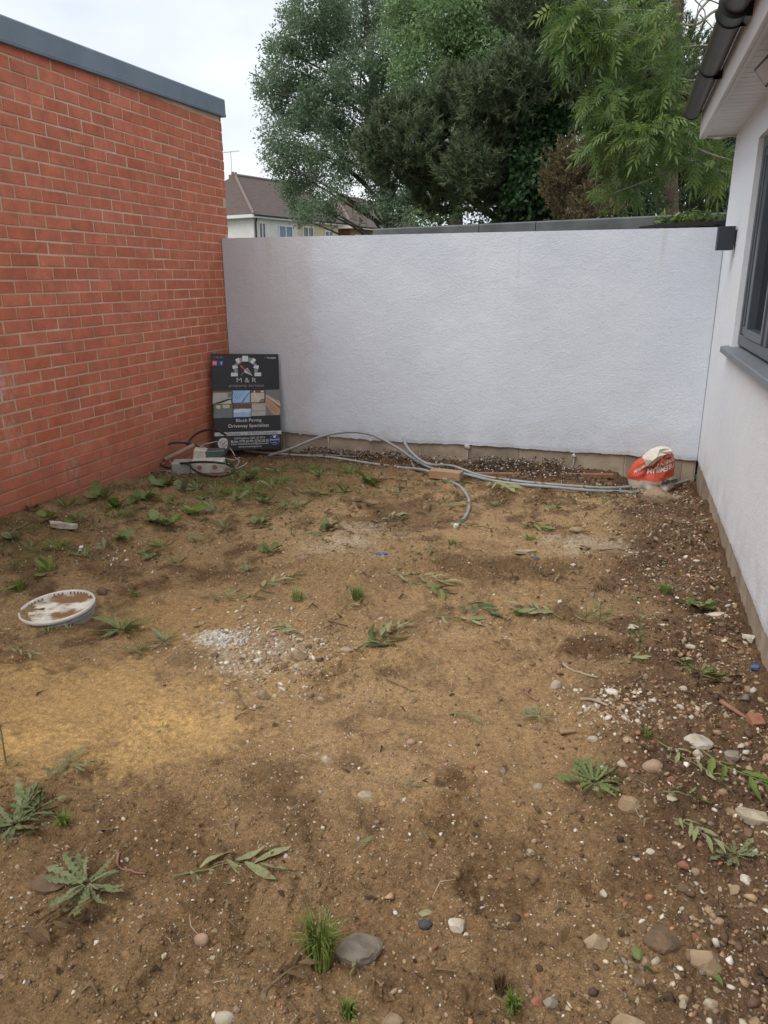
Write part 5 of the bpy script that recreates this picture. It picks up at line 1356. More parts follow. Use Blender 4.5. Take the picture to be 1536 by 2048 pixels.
HERO = [(712, 1888, 92, 46, 'stone_grey', 'long grey-white stone lying beside the tall grass tuft', 0.35), (915, 1843, 40, 38, 'stone_white', 'bright white angular stone alone on dark soil', 0), (1410, 1912, 66, 58, 'stone_tan', 'large tan crusty lump below the dandelion by the house', -0.5),
        (1305, 1523, 40, 36, 'stone_pink', 'rounded tan stone above the big dandelion rosette', 0), (1258, 1600, 48, 42, 'stone_tan', 'squarish tan stone touching the dandelion rosette edge', 0), (1190, 1876, 46, 40, 'stone_tan', 'broken tan lump with a sharp crest', 0),
        (1393, 1476, 58, 28, 'stone_white', 'wide white stone among rubble by the house', 0), (1322, 1868, 78, 56, 'stone_clod', 'big brown earth clod in the dug-up soil', 0), (450, 2030, 34, 34, 'stone_white', 'smooth egg-shaped cream pebble at the near edge', 0), (403, 1874, 28, 28, 'stone_pink', 'round pink pebble below the fallen leaf spray', 0),
        (730, 1585, 36, 26, 'stone_pale', 'pale flat stone set in trodden soil', 0), (652, 1516, 24, 20, 'stone_pale', 'small triangular cream stone chip on trodden soil', 0), (943, 1533, 20, 16, 'stone_brick', 'orange brick chip above the earth clods', 0), (1075, 1998, 28, 34, 'stone_brick', 'dark orange brick fragment next to a grey flint', 0.3),
        (1100, 2000, 30, 28, 'stone_grey', 'grey and white flint next to the orange brick fragment', 0), (1255, 2042, 60, 30, 'stone_tan', 'tan stone cut by the near edge of the view', 0), (1420, 2005, 28, 26, 'stone_pale', 'pale knobbly stone near the house-side soil', 0), (1312, 982, 60, 52, 'stone_tan', 'large tan rubble stone holding down the cement bag', -0.3),
        (1348, 993, 30, 14, 'stone_tan', 'flat tan stone beside the rubble stone at the bag', 0), (205, 1180, 26, 26, 'stone_clod', 'dark earth clod behind the white tub', 0), (597, 1305, 36, 30, 'stone_tan', 'biggest lump in the rubble heap', 0), (620, 1385, 24, 20, 'stone_tan', 'tan stone below the rubble heap', 0), (526, 1388, 30, 22, 'stone_tan', 'brown-tan lump at the foot of the rubble heap', 0),
        (640, 1315, 22, 26, 'stone_clod', 'upright brown clod beside the rubble heap', 0), (690, 1296, 28, 18, 'stone_pale', 'pale oval stone under the leafy clump', 0), (515, 1318, 26, 16, 'stone_white', 'white plaster lump in the rubble heap', 0), (1186, 1474, 28, 18, 'stone_pale', 'pale flat stone between weeds and rubble', 0), (822, 1480, 20, 16, 'stone_pink', 'tan pebble on bare soil near two grey ones', 0),
        (850, 1915 - 70, 26, 20, 'stone_dark', 'dark grey pebble beside a green leaf scrap', 0), (1150, 1057, 30, 14, 'stone_tan', 'tan oblong stone on the smooth far soil', 0), (1225, 1382, 28, 18, 'stone_white', 'white rounded stone atop the chalky cluster', 0), (1395, 1500 + 0, 24, 30, 'stone_pale', 'tall pale stone amid the leafy twig', 0), (1465, 1506, 34, 34, 'stone_grey', 'grey stone behind the green leafy branch', 0),
        (1385, 1838, 20, 18, 'stone_pale', 'round cream pebble above two small ones', 0), (1435, 1838, 22, 16, 'stone_pink', 'pinkish stone chip in the house-side soil', 0), (1075, 1570, 20, 20, 'stone_pale', 'cream pebble left of the big dandelion', 0), (1368, 1710, 26, 20, 'stone_brick', 'dull red brick piece below the trailing twig', 0), (1300, 1700, 18, 14, 'stone_white', 'white shell-like stone on open soil', 0),
        (1110, 1365, 26, 32, 'stone_pale', 'pale pointed flake standing in the soil', 0), (1380, 1291, 22, 12, 'stone_white', 'short white cylinder-like plaster bit', 0), (770, 1283, 10, 8, 'stone_white', 'tiny white chip by the leafy clump', 0), (1265, 1250, 26, 10, 'stone_pale', 'thin cream flake near the upright weed', 0), (785, 2035, 40, 34, 'stone_tan', 'tan block stone at the near edge by dry grass', 0)]
for u, v_, wp, hp, mt, lab, ro in HERO: stone(u, v_, wp, hp, mt, lab, ro)
GEN = {'stone_tan': 'small tan stone lying loose on the soil', 'stone_pale': 'small pale cream stone lying loose on the soil', 'stone_white': 'small white stone chip lying loose on the soil', 'stone_grey': 'small grey stone lying loose on the soil',
       'stone_brick': 'small red brick chip lying loose on the soil', 'stone_pink': 'small pinkish pebble lying loose on the soil', 'stone_clod': 'small brown earth lump lying loose on the soil'}
def scatter(n, fn, mats):
    c_ = 0; tries = 0
    while c_ < n and tries < n * 30:
        tries += 1
        q = fn()
        if q is None: continue
        x, y, s = q
        if not (BX + 0.05 < x < HX - 0.02 and 0.9 < y < BY - 0.05): continue
        mt = rnd.choice(mats); s *= rnd.uniform(0.6, 1.5)
        o = obj('stone', stone_mesh(rnd.randrange(9), mt, 1 if s < 0.012 else 2), None, (x, y, gz(x, y) + s * 0.05), (rnd.uniform(-.4, .4), rnd.uniform(-.4, .4), rnd.uniform(0, 6.28)), (s, s * rnd.uniform(.6, .95), s * rnd.uniform(.4, .75)))
        tag(o, GEN[mt], 'stone', 'scattered small stones'); c_ += 1
def px_area(u0, u1, v0, v1, s):
    def f():
        p = gp(rnd.uniform(u0, u1), rnd.uniform(v0, v1)); return p.x, p.y, s
    return f
def strip_pt():
    y = 1.35 + 4.6 * rnd.random() ** 1.4; return HX - 0.03 - abs(rnd.gauss(0, 0.36)), y, 0.0145
ANYS = ['stone_tan', 'stone_tan', 'stone_pale', 'stone_white', 'stone_grey', 'stone_pink', 'stone_brick', 'stone_clod', 'stone_clod']
scatter(95, strip_pt, ANYS + ['stone_pale', 'stone_white'])
def heap_pt():
    p = gp(rnd.gauss(545, 60), rnd.gauss(1305, 38)); return p.x, p.y, 0.016
scatter(70, heap_pt, ['stone_tan', 'stone_tan', 'stone_clod', 'stone_pale', 'stone_pink'])
scatter(25, px_area(1150, 1330, 1370, 1450, 0.010), ['stone_pale', 'stone_white', 'stone_tan'])
scatter(70, px_area(0, 1530, 1560, 2040, 0.0075), ANYS + ['stone_pale', 'stone_white'])
scatter(30, px_area(30, 1400, 1000, 1550, 0.010), ANYS)

# fine gravel and soil crumbs
ICO = None
bm = bmesh.new(); bmesh.ops.create_icosphere(bm, subdivisions=1, radius=1)
IV = np.array([v_.co[:] for v_ in bm.verts]); IF = np.array([[q.index for q in f.verts] for f in bm.faces]); bm.free()
OV = np.array([(1, 0, 0), (-1, 0, 0), (0, 1, 0), (0, -1, 0), (0, 0, 1), (0, 0, -1)], float); OF = np.array([(0, 2, 4), (2, 1, 4), (1, 3, 4), (3, 0, 4), (2, 0, 5), (1, 2, 5), (3, 1, 5), (0, 3, 5)])
phi = (1 + 5 ** .5) / 2
DV = np.array([(-1, phi, 0), (1, phi, 0), (-1, -phi, 0), (1, -phi, 0), (0, -1, phi), (0, 1, phi), (0, -1, -phi), (0, 1, -phi), (phi, 0, -1), (phi, 0, 1), (-phi, 0, -1), (-phi, 0, 1)]) / math.sqrt(1 + phi * phi)
DF = np.array([(0, 11, 5), (0, 5, 1), (0, 1, 7), (0, 7, 10), (0, 10, 11), (1, 5, 9), (5, 11, 4), (11, 10, 2), (10, 7, 6), (7, 1, 8), (3, 9, 4), (3, 4, 2), (3, 2, 6), (3, 6, 8), (3, 8, 9), (4, 9, 5), (2, 4, 11), (6, 2, 10), (8, 6, 7), (9, 8, 1)])
def rand_rot(n, r2):
    q = unit(r2.normal(size=(n, 4))); a, b, c, d = q.T
    return np.stack([np.stack([1 - 2 * (c * c + d * d), 2 * (b * c - a * d), 2 * (b * d + a * c)], -1), np.stack([2 * (b * c + a * d), 1 - 2 * (b * b + d * d), 2 * (c * d - a * b)], -1), np.stack([2 * (b * d - a * c), 2 * (c * d + a * b), 1 - 2 * (b * b + c * c)], -1)], 1)
def bits_mesh(name, x, y, s, col, label, seed, base='D', sink=0.1, flatn=0.65, mat='bits', parent=None):
    r2 = np.random.default_rng(seed); n = len(x)
    Vb, Fb = (DV, DF) if base == 'D' else (OV, OF)
    V = Vb[None] * (0.5 + 0.9 * r2.random((n, len(Vb), 1))) * np.stack([np.ones(n), 0.55 + 0.45 * r2.random(n), flatn * (0.5 + 0.5 * r2.random(n))], -1)[:, None, :]
    V = np.einsum('nij,nkj->nki', rand_rot(n, r2), V) * s[:, None, None]
    V[:, :, 2] *= 0.8
    V += np.stack([x, y, ground_z(x, y) + s * sink], -1)[:, None, :]
    F_ = (Fb[None] + (np.arange(n) * len(Vb))[:, None, None]).reshape(-1, 3)
    o = obj(name, np_mesh(name, V.reshape(-1, 3), F_, M[mat], np.repeat(col, len(Vb), 0)), parent)
    return tag(o, label, None, None, 'stuff')
def ground_samples(n, seed, bias=1.6):
    """spread over the yard, thicker underfoot near the entrance where the soil is gravelly"""
    r2 = np.random.default_rng(seed)
    u_ = r2.random(n); a, b_ = 0.95, 6.1; k = 1 - bias
    y = (a ** k + u_ * (b_ ** k - a ** k)) ** (1 / k)
    x = BX + 0.06 + r2.random(n) * (HX - BX - 0.09)
    lim = -0.30 - 0.95 * y - 0.15                       # keep mostly to the part of the yard that can be overlooked
    ok = (x > np.maximum(lim, BX + 0.05))
    return x[ok], y[ok], r2
PALS = np.array([(0.36, 0.25, 0.15), (0.43, 0.32, 0.20), (0.52, 0.43, 0.31), (0.66, 0.60, 0.50), (0.30, 0.20, 0.12), (0.37, 0.19, 0.11), (0.25, 0.21, 0.17), (0.42, 0.28, 0.18), (0.30, 0.17, 0.09), (0.38, 0.27, 0.17), (0.26, 0.17, 0.10), (0.33, 0.22, 0.13)])
x, y, r2 = ground_samples(34000, 201, 1.35)
gm_ = 0.35 + 0.65 * np.maximum(rough_mask(x, y), sm(fbm(x * 2.2, y * 2.2, 61, 3), 0.42, 0.6)); ok = r2.random(len(x)) < gm_; x, y = x[ok], y[ok]
s = 0.0017 + 0.0016 * r2.exponential(size=len(x)) + 0.0004 * y; s = np.minimum(s, 0.009)
c = PALS[r2.integers(0, len(PALS), len(x))] * (0.7 + 0.5 * r2.random((len(x), 1)))
bits_mesh('gravel', x, y, s, c, 'fine mixed grit strewn over the bare soil', 202)
x, y, r2 = ground_samples(56000, 203, 1.5)
gm_ = np.clip(rough_mask(x, y) * 1.2 + 0.22, 0, 1); ok = r2.random(len(x)) < gm_; x, y = x[ok], y[ok]
s = np.minimum(0.0022 + 0.0026 * r2.exponential(size=len(x)) + 0.0007 * y, 0.017)
c = soil_col(x, y) * (0.6 + 0.5 * r2.random((len(x), 1)))
bits_mesh('soil_crumbs', x, y, s, c, 'loose crumbs of brown earth on the yard floor', 204, 'O', -0.25, 0.9)
r2 = np.random.default_rng(221); x, y = gp_many(np.concatenate([r2.normal(170, 190, 5200), r2.normal(380, 90, 1500)]), np.concatenate([r2.normal(1445, 75, 5200), r2.normal(1500, 50, 1500)]))
ok = (x > BX + 0.1) & (y > 1); x, y = x[ok], y[ok]; s = 0.0016 + 0.0022 * r2.random(len(x))
bits_mesh('sand', x, y, s, np.array([(0.56, 0.37, 0.15), (0.62, 0.44, 0.20), (0.48, 0.30, 0.12), (0.40, 0.25, 0.12), (0.30, 0.19, 0.10)])[r2.integers(0, 5, len(x))], 'loose yellow sand grains over the sandy patch', 222, 'O', 0.3)
# rubble in the strip beside the house
r2 = np.random.default_rng(205); n = 6500
y = 1.2 + 5.0 * r2.random(n) ** 1.2; x = HX - 0.02 - np.abs(r2.normal(size=n)) * 0.36; ok = (x < HX - 0.01) & (x > -0.6); x, y = x[ok], y[ok]
s = np.minimum(0.003 + 0.0045 * r2.exponential(size=len(x)), 0.02)
c = np.concatenate([PALS, [(0.12, 0.07, 0.045), (0.10, 0.06, 0.04), (0.16, 0.10, 0.06), (0.14, 0.085, 0.055), (0.10, 0.06, 0.04)]])[r2.integers(0, 17, len(x))] * (0.7 + 0.5 * r2.random((len(x), 1)))
bits_mesh('rubble', x, y, s, c, 'small rubble and dark crumbs along the house plinth', 206)
# crumbs of the plaster heap
r2 = np.random.default_rng(207); x, y = gp_many(np.concatenate([r2.normal(a, b_, n) for a, b_, n in ((540, 75, 1500), (450, 24, 420), (1230, 55, 380), (240, 50, 70))]), np.concatenate([r2.normal(a, b_, n) for a, b_, n in ((1300, 42, 1500), (1277, 8, 420), (1412, 28, 380), (1108, 14, 70))]))
s = np.minimum(0.003 + 0.004 * r2.exponential(size=len(x)), 0.018)
c = np.array([(0.42, 0.30, 0.19), (0.52, 0.41, 0.29), (0.66, 0.60, 0.50), (0.36, 0.23, 0.14)])[r2.integers(0, 4, len(x))]; c[1500:1920] = (0.62, 0.57, 0.49); c[2300:] = (0.70, 0.66, 0.59)
bits_mesh('plaster_crumbs', x, y, s, c * (0.75 + 0.4 * r2.random((len(x), 1))), 'crumbled plaster and sandy lumps heaped on the soil', 208)
# shredded black and white litter along the foot of the rendered wall
r2 = np.random.default_rng(209); UU = []; VV = []
for u, v_, du, dv, n in ((1010, 930, 28, 9, 420), (1080, 936, 32, 7, 330), (1140, 945, 22, 4, 160), (880, 926, 26, 8, 260), (960, 930, 24, 8, 260), (720, 903, 30, 5, 220), (640, 900, 30, 5, 160), (800, 915, 30, 6, 200), (1205, 968, 40, 9, 220)):
    UU.append(r2.normal(u, du, n)); VV.append(r2.normal(v_ + 8, dv, n))
x, y = gp_many(np.concatenate(UU), np.concatenate(VV)); y = np.minimum(y, BY - 0.02); s = 0.006 + 0.006 * r2.random(len(x))
cc = np.array([(0.04, 0.03, 0.028), (0.06, 0.045, 0.04), (0.09, 0.06, 0.045), (0.10, 0.07, 0.05), (0.07, 0.05, 0.035), (0.12, 0.08, 0.055), (0.55, 0.51, 0.48)])[r2.integers(0, 7, len(x))]
o = bits_mesh('wall_foot_litter', x, y, s, cc, 'shredded dark and white litter heaped at the wall foot', 210, 'D', 0.5)
h = np.empty(len(o.data.vertices) * 3, np.float32); o.data.vertices.foreach_get('co', h); h = h.reshape(-1, 3)
h[:, 2] += 0.055 * sm(h[:, 1], 5.75, 6.15) * np.repeat(r2.random(len(x)), 12); o.data.vertices.foreach_set('co', h.ravel()); o.data.update()
# dead leaf scraps and straw
def strips(name, n, xf, Lr, Wr, pal, label, seed, curl=0.35, lift=0.004):
    r2 = np.random.default_rng(seed); x, y = xf(n, r2); n = len(x)
    a = r2.random(n) * 6.283; L = Lr[0] + (Lr[1] - Lr[0]) * r2.random(n) ** 1.6; W = Wr[0] + (Wr[1] - Wr[0]) * r2.random(n)
    d = np.stack([np.cos(a), np.sin(a), 0.3 * r2.normal(size=n)], -1); e = np.stack([-np.sin(a), np.cos(a), 0.35 * r2.normal(size=n)], -1)
    p = np.stack([x, y, ground_z(x, y) + lift], -1)
    k = curl * r2.random(n)[:, None] * L[:, None] * np.array([0, 0, 1])
    b2 = e * (r2.normal(size=n) * 0.25)[:, None] * L[:, None]
    V = np.stack([p - d * L[:, None] / 2 - e * W[:, None] * .2, p - d * L[:, None] / 2 + e * W[:, None] * .2, p - e * W[:, None] / 2 + k + b2, p + e * W[:, None] / 2 + k + b2, p + d * L[:, None] / 2 - e * W[:, None] * .12, p + d * L[:, None] / 2 + e * W[:, None] * .12], 1)
    F_ = (np.array([(0, 2, 3, 1), (2, 4, 5, 3)])[None] + (np.arange(n) * 6)[:, None, None]).reshape(-1, 4)
    c = np.array(pal)[r2.integers(0, len(pal), n)] * (0.7 + 0.6 * r2.random((n, 1)))
    return tag(obj(name, np_mesh(name, V.reshape(-1, 3), F_, M['leaf'], np.repeat(c, 6, 0))), label, None, None, 'stuff')
def xy_rough(n, r2):
    y = 1.0 + 5.1 * r2.random(n) ** 1.3; x = BX + 0.08 + r2.random(n) * (HX - BX - 0.1)
    ok = r2.random(n) < (0.12 + 0.9 * rough_mask(x, y)); return x[ok], y[ok]
def xy_any(n, r2):
    y = 1.0 + 5.1 * r2.random(n) ** 1.2; x = BX + 0.08 + r2.random(n) * (HX - BX - 0.1); return x, y
strips('dead_leaves', 2600, xy_rough, (0.008, 0.05), (0.003, 0.014), [(0.10, 0.06, 0.03), (0.16, 0.10, 0.05), (0.24, 0.17, 0.09), (0.07, 0.04, 0.025), (0.30, 0.22, 0.13)], 'dead leaf scraps littering the soil', 301)
def xy_far(n, r2):
    y = 3.6 + 2.4 * r2.random(n) ** 0.8; x = BX + 0.1 + r2.random(n) * (HX - BX - 0.15)
    ok = r2.random(n) < 0.15 + 0.85 * sm(fbm(x * 2.1, y * 2.1, 93, 3), 0.42, 0.62); return x[ok], y[ok]
strips('leaf_litter', 2600, xy_far, (0.012, 0.085), (0.005, 0.02), [(0.20, 0.14, 0.075), (0.30, 0.22, 0.12), (0.16, 0.17, 0.06), (0.12, 0.075, 0.04), (0.24, 0.23, 0.10), (0.40, 0.31, 0.20), (0.09, 0.055, 0.03)], 'wilted leaf scraps strewn over the far half of the yard', 305, 0.4)
strips('straw', 900, xy_any, (0.015, 0.08), (0.001, 0.0028), [(0.38, 0.29, 0.17), (0.25, 0.17, 0.09), (0.5, 0.42, 0.29)], 'thin dry straws and rootlets on the soil', 302, 0.15)
def xy_moss(n, r2):
    x, y = xy_any(n, r2); w_ = np.zeros(len(x))
    for f in MOSS: w_ = np.maximum(w_, f(x, y))
    ok = r2.random(len(x)) < w_ * (0.1 + 0.9 * sm(fbm(x * 6, y * 6, 88, 3), 0.45, 0.6)); return x[ok], y[ok]
strips('ground_cover', 36000, xy_moss, (0.006, 0.022), (0.003, 0.009), [(0.13, 0.17, 0.045), (0.10, 0.14, 0.04), (0.17, 0.20, 0.07), (0.16, 0.13, 0.06)], 'low mossy seedlings greening the far soil', 303, 0.6)

# ================================================================= PLANTS
def leaf_mesh(name, mat, kind, seed, n=8):
    """unit leaf along +X, folded along the midrib and arched"""
    r = random.Random(seed); b = MB(); P = []
    bend = r.uniform(-0.45, 0.6); fold = r.uniform(0.10, 0.6); tw = r.uniform(-1.0, 1.0); cv = r.uniform(-0.22, 0.22)
    n_ = 13 if kind == 'dandelion' else n
    for i in range(n_ + 1):
        s_ = i / n_
        if kind == 'dandelion': w_ = (0.025 + 0.10 * s_ ** 0.8) * (r.uniform(.75, 1.25) if i % 2 else 0.38) * (1 if s_ < 0.85 else (1 - s_) / 0.15 * 0.9 + 0.02); w_ += 0.01
        elif kind == 'lance': w_ = 0.115 * math.sin(math.pi * min(1, s_ * 0.96 + 0.03)) ** 0.85
        elif kind == 'willow': w_ = 0.075 * math.sin(math.pi * min(1, s_ * 0.96 + 0.03)) ** 0.8
        else: w_ = 0.36 * math.sin(math.pi * min(1, s_ * 0.94 + 0.05)) ** 0.6 * (1.0 if i % 2 else 0.9)
        z = math.sin(s_ * math.pi * 0.9) * bend * 0.5 + r.uniform(-.012, .012)
        a = (tw * 0.7 if kind == 'dandelion' else tw) * s_; y_ = cv * s_ * s_
        back = -0.05 if (kind == 'dandelion' and i % 2) else 0.0
        for q in (-1, 0, 1):
            P.append((s_ * 0.98 + (back if q else 0), y_ + q * w_ * math.cos(a) * r.uniform(.82, 1.15), z + abs(q) * w_ * fold * r.uniform(.6, 1.4) + q * w_ * math.sin(a)))
    F_ = []
    for i in range(n_):
        for q in (0, 1): F_.append((i * 3 + q, i * 3 + q + 1, i * 3 + 4 + q, i * 3 + 3 + q))
    b.add(P, F_); return b.mesh(name, M[mat], True)
LM = {}
def leaf(kind, mat):
    if (kind, mat) not in LM: LM[(kind, mat)] = [leaf_mesh('leaf', mat, kind, 40 + i) for i in range(6)]
    return rnd.choice(LM[(kind, mat)])
def rosette(u, v_, rpx, n, kind, mat, label, up=0.3, group=None, cat='weed', name='weed', asp=1.0):
    p = gp(u, v_); k = mpp(u, v_)
    o = thing(name, label, cat, p, group=group)
    if kind == 'dandelion': n = int(n * 1.9); rpx *= 0.86
    for i in range(n):
        a = 6.283 * i / n + rnd.uniform(-.9, .9); L = rpx * k * rnd.choice([0.4, 0.55, 0.7, 0.85, 1.0, 1.15]) * rnd.uniform(.85, 1.1)
        el = rnd.uniform(up * 0.2, up * 1.3)
        obj('leaf', leaf(kind, mat), o, (math.cos(a) * 0.01, math.sin(a) * 0.01, 0.008 + rnd.uniform(0, .012)), Euler((rnd.uniform(-.4, .4), -el, a)), (L, L * asp, L))
    return o
def spray(u0, v0, u1, v1, n, mat, label, lw=0.5, kind='lance', lift=0.008, group=None, cat='fallen leaf', name='fallen_leaf', pair=True, spread=55):
    a, b_ = gp(u0, v0, lift), gp(u1, v1, lift)
    o = thing(name, label, cat, a, group=group)
    side = (b_ - a).cross(Vector((0, 0, 1))).normalized(); L = (b_ - a).length
    pts = crom([a, a.lerp(b_, 0.35) + side * L * rnd.uniform(-.06, .06) + Vector((0, 0, .008)), a.lerp(b_, 0.7) + side * L * rnd.uniform(-.06, .06) + Vector((0, 0, .01)), b_], 4)
    for q in pts: q.z = max(q.z, gz(q.x, q.y) + 0.004)
    mb = MB(); mb.tube([q - a for q in pts], [0.0026 - 0.0018 * i / (len(pts) - 1) for i in range(len(pts))], 5); mb.build('stem', M['stem' if mat not in ('dryleaf',) else 'twig'], o)
    hd = math.atan2(b_.y - a.y, b_.x - a.x)
    for i in range(n):
        t_ = 0.22 + 0.78 * (i / max(1, n - 1)); q = pts[min(len(pts) - 1, int(t_ * (len(pts) - 1)))]
        sd_ = (1 if i % 2 else -1); ang_ = hd + sd_ * R(spread) * (1 - 0.45 * t_) * rnd.uniform(.7, 1.25)
        if i == n - 1: ang_ = hd + rnd.uniform(-.2, .2)
        l = L * lw * rnd.uniform(.75, 1.15)
        obj('leaflet', leaf(kind, mat), o, q - a + Vector((0, 0, rnd.uniform(.002, .012))), Euler((rnd.uniform(-.5, .5), rnd.uniform(-.12, .16), ang_)), l)
    return o
def tuft(u, v_, wpx, hpx, n, label, mat='grass', group=None, lean=0.5):
    p = gp(u, v_); k = mpp(u, v_); o = thing('grass_tuft', label, 'grass', p, group=group)
    mb = MB(); r_ = wpx * k / 2; h_ = hpx * k
    for i in range(n):
        a = rnd.uniform(0, 6.283); rr = r_ * 0.35 * rnd.random() ** .5; b0 = Vector((math.cos(a) * rr, math.sin(a) * rr, -0.004))
        d = Vector((math.cos(a + rnd.uniform(-.6, .6)), math.sin(a + rnd.uniform(-.6, .6)), 0)) * r_ * rnd.uniform(.2, 1.1) * lean * 1.6
        H_ = h_ * rnd.uniform(.45, 1.05); w_ = 0.0016 + 0.0010 * rnd.random(); s_ = Vector((-d.y, d.x, 0)).normalized() * w_ if d.length > 1e-6 else Vector((w_, 0, 0))
        q1 = b0 + d * 0.25 + Vector((0, 0, H_ * 0.6)); q2 = b0 + d + Vector((0, 0, H_ * rnd.uniform(.55, 1.0)))
        mb.add([b0 - s_, b0 + s_, q1 + s_ * .8, q1 - s_ * .8, q2], [(0, 1, 2, 3), (3, 2, 4)])
    mb.build('blades', M[mat], o)
    return o
def upright(u, v_, hpx, n, label, mat='weed', kind='willow', cat='weed', group=None, ll=0.5):
    """leafy weed with a standing stem"""
    p = gp(u, v_); k = mpp(u, v_); H_ = hpx * k * 1.1; o = thing('leafy_weed', label, cat, p, group=group)
    mb = MB(); mb.tube([(0, 0, -0.01), (0.003, 0.002, H_ * .5), (0.0, 0.004, H_)], [0.003, 0.0024, 0.0014], 6); mb.build('stem', M['stem'], o)
    for i in range(n):
        z = H_ * (0.12 + 0.88 * i / n); a = i * 2.4 + rnd.uniform(-.3, .3); L = H_ * ll * (1 - 0.35 * i / n) * rnd.uniform(.8, 1.15)
        obj('leaf', leaf(kind, mat), o, (0, 0, z), Euler((rnd.uniform(-.3, .3), -rnd.uniform(.25, .85), a)), L)
    return o
# rosettes
rosette(175, 1775, 82, 17, 'dandelion', 'greyweed', 'large grey-green dandelion rosette next to the fallen spray', 0.18, name='dandelion')
rosette(30, 1650, 88, 18, 'dandelion', 'greyweed', 'dense dandelion clump cut off at the edge below the sand', 0.4, name='dandelion')
rosette(78, 1625, 52, 12, 'dandelion', 'weed', 'smaller dandelion rosette fused with the dense clump', 0.45, name='dandelion')
rosette(1187, 1572, 62, 22, 'dandelion', 'weed', 'broad flat dandelion rosette beside the squarish tan stone', 0.22, name='dandelion')
rosette(1468, 1718, 48, 14, 'dandelion', 'greyweed', 'ragged thistle-like rosette near the house-side rubble', 0.4, name='dandelion')
rosette(142, 1534, 48, 8, 'dandelion', 'greyweed', 'sparse dandelion rosette at the sand edge', 0.2, name='dandelion')
rosette(816, 1580, 24, 9, 'dandelion', 'greyweed', 'tiny grey rosette alone on trodden soil', 0.3, name='dandelion')
rosette(1078, 1438, 34, 9, 'dandelion', 'greyweed', 'small limp rosette above the thin cream timber chip', 0.2, name='dandelion')
rosette(12, 1540, 28, 7, 'dandelion', 'weed', 'weed seedling under the tall red stalk', 0.6)
rosette(325, 1463, 14, 6, 'lance', 'fresh', 'single green seedling on the sandy patch', 0.5)
rosette(242, 1265, 52, 26, 'willow', 'weed', 'wide mat of narrow-leaved weed in front of the tub', 0.35, name='mat_weed')
rosette(278, 1306, 28, 14, 'willow', 'weed', 'small mat weed at the near end of the pair', 0.3, name='mat_weed')
rosette(330, 1288, 36, 18, 'willow', 'greyweed', 'pale mat weed at the far end of the pair', 0.35, name='mat_weed')
rosette(100, 1145, 40, 14, 'lance', 'fresh', 'bright leafy weed just behind the tub', 0.9)
rosette(62, 1092, 24, 9, 'lance', 'greyweed', 'small dull weed up the slope behind the tub', 0.8)
rosette(170, 1118, 26, 9, 'lance', 'weed', 'dark low weed among white plaster bits', 0.5)
for u, v_, r_, lab in ((200, 1004, 30, 'round-leaved weed at the slope end nearest the bricks'), (232, 1016, 30, 'round-leaved weed in the middle of the leafy row'), (262, 1008, 24, 'round-leaved weed low in the leafy row'), (292, 1000, 28, 'round-leaved weed at the cable end of the row'), (98, 1040, 20, 'lime green round-leaved seedling by the brick corner'), (65, 1022, 18, 'grey-green seedling against the brick base'), (318, 1046, 26, 'round-leaved weed below the leafy row'), (345, 1050, 22, 'lime weed beside the one below the row')):
    rosette(u, v_, r_, 9, 'round', 'fresh' if 'lime' in lab or 'middle' in lab else 'weed', lab, 0.7, name='round_leaved_weed')
rosette(288, 1105, 24, 10, 'lance', 'weed', 'low weed left of the lime tuft in the soil bank', 0.5); rosette(325, 1098, 26, 14, 'lance', 'fresh', 'lime tufted weed in the soil bank', 0.7); rosette(300, 1122, 16, 7, 'round', 'weed', 'small weed just below the lime tufted weed', 0.5)
rosette(455, 930, 34, 16, 'willow', 'weed', 'bushy weed at the end of the socket unit', 0.9); rosette(430, 1025, 30, 12, 'lance', 'greyweed', 'straggly weed on the mossy slope', 0.6)
rosette(1270, 1206 - 4, 18, 8, 'lance', 'weed', 'limp weed beside dry brown stalks', 0.3); rosette(1400, 1210, 28, 12, 'round', 'weed', 'low round weed in the rubble strip', 0.4)
rosette(1075 + 325, 1350, 44, 16, 'lance', 'weed', 'dense leafy weed in rubble by the house', 0.6); rosette(1365, 1330, 22, 6, 'round', 'weed', 'two-tone seedling above the dense leafy weed', 0.5)
rosette(850, 1668, 14, 5, 'dandelion', 'greyweed', 'tiny leaf scrap by the footprint', 0.3); rosette(1278, 1935, 22, 5, 'round', 'weed', 'little weed on the clod beside the large tan lump', 0.3); rosette(1420, 1955, 24, 4, 'round', 'weed', 'three-leaved seedling under the large tan lump', 0.25)
XW = [(365, 985, 20, 'round'), (395, 978, 22, 'lance'), (405, 1000, 18, 'round'), (470, 968, 22, 'lance'), (500, 962, 18, 'round'), (545, 975, 20, 'lance'), (130, 1015, 20, 'lance'), (150, 1045, 16, 'round'), (350, 1012, 18, 'lance'), (385, 1030, 20, 'round'), (475, 1005, 24, 'lance'), (530, 1010, 18, 'round'), (240, 1050, 16, 'lance'), (250, 1075, 18, 'round'), (30, 1140, 22, 'lance'), (25, 1070, 18, 'round'),
      (330, 972, 22, 'round'), (565, 1020, 18, 'lance'), (600, 1015, 20, 'lance'), (690, 985, 20, 'lance'), (740, 965, 18, 'round'), (640, 955, 22, 'lance'), (560, 945, 20, 'lance'), (800, 990, 16, 'lance'), (450, 1060, 18, 'lance'), (520, 1050, 20, 'round'), (400, 1085, 18, 'lance'), (495, 1145, 20, 'lance'), (540, 1110, 16, 'round'), (210, 1100, 20, 'lance'), (355, 1130, 18, 'lance'), (1000, 1010, 18, 'lance'), (1110, 1020, 16, 'lance'), (660, 1060, 18, 'round'),
      (98, 1266, 16, 'lance'), (140, 1263, 13, 'lance'), (5, 1180, 26, 'lance')]
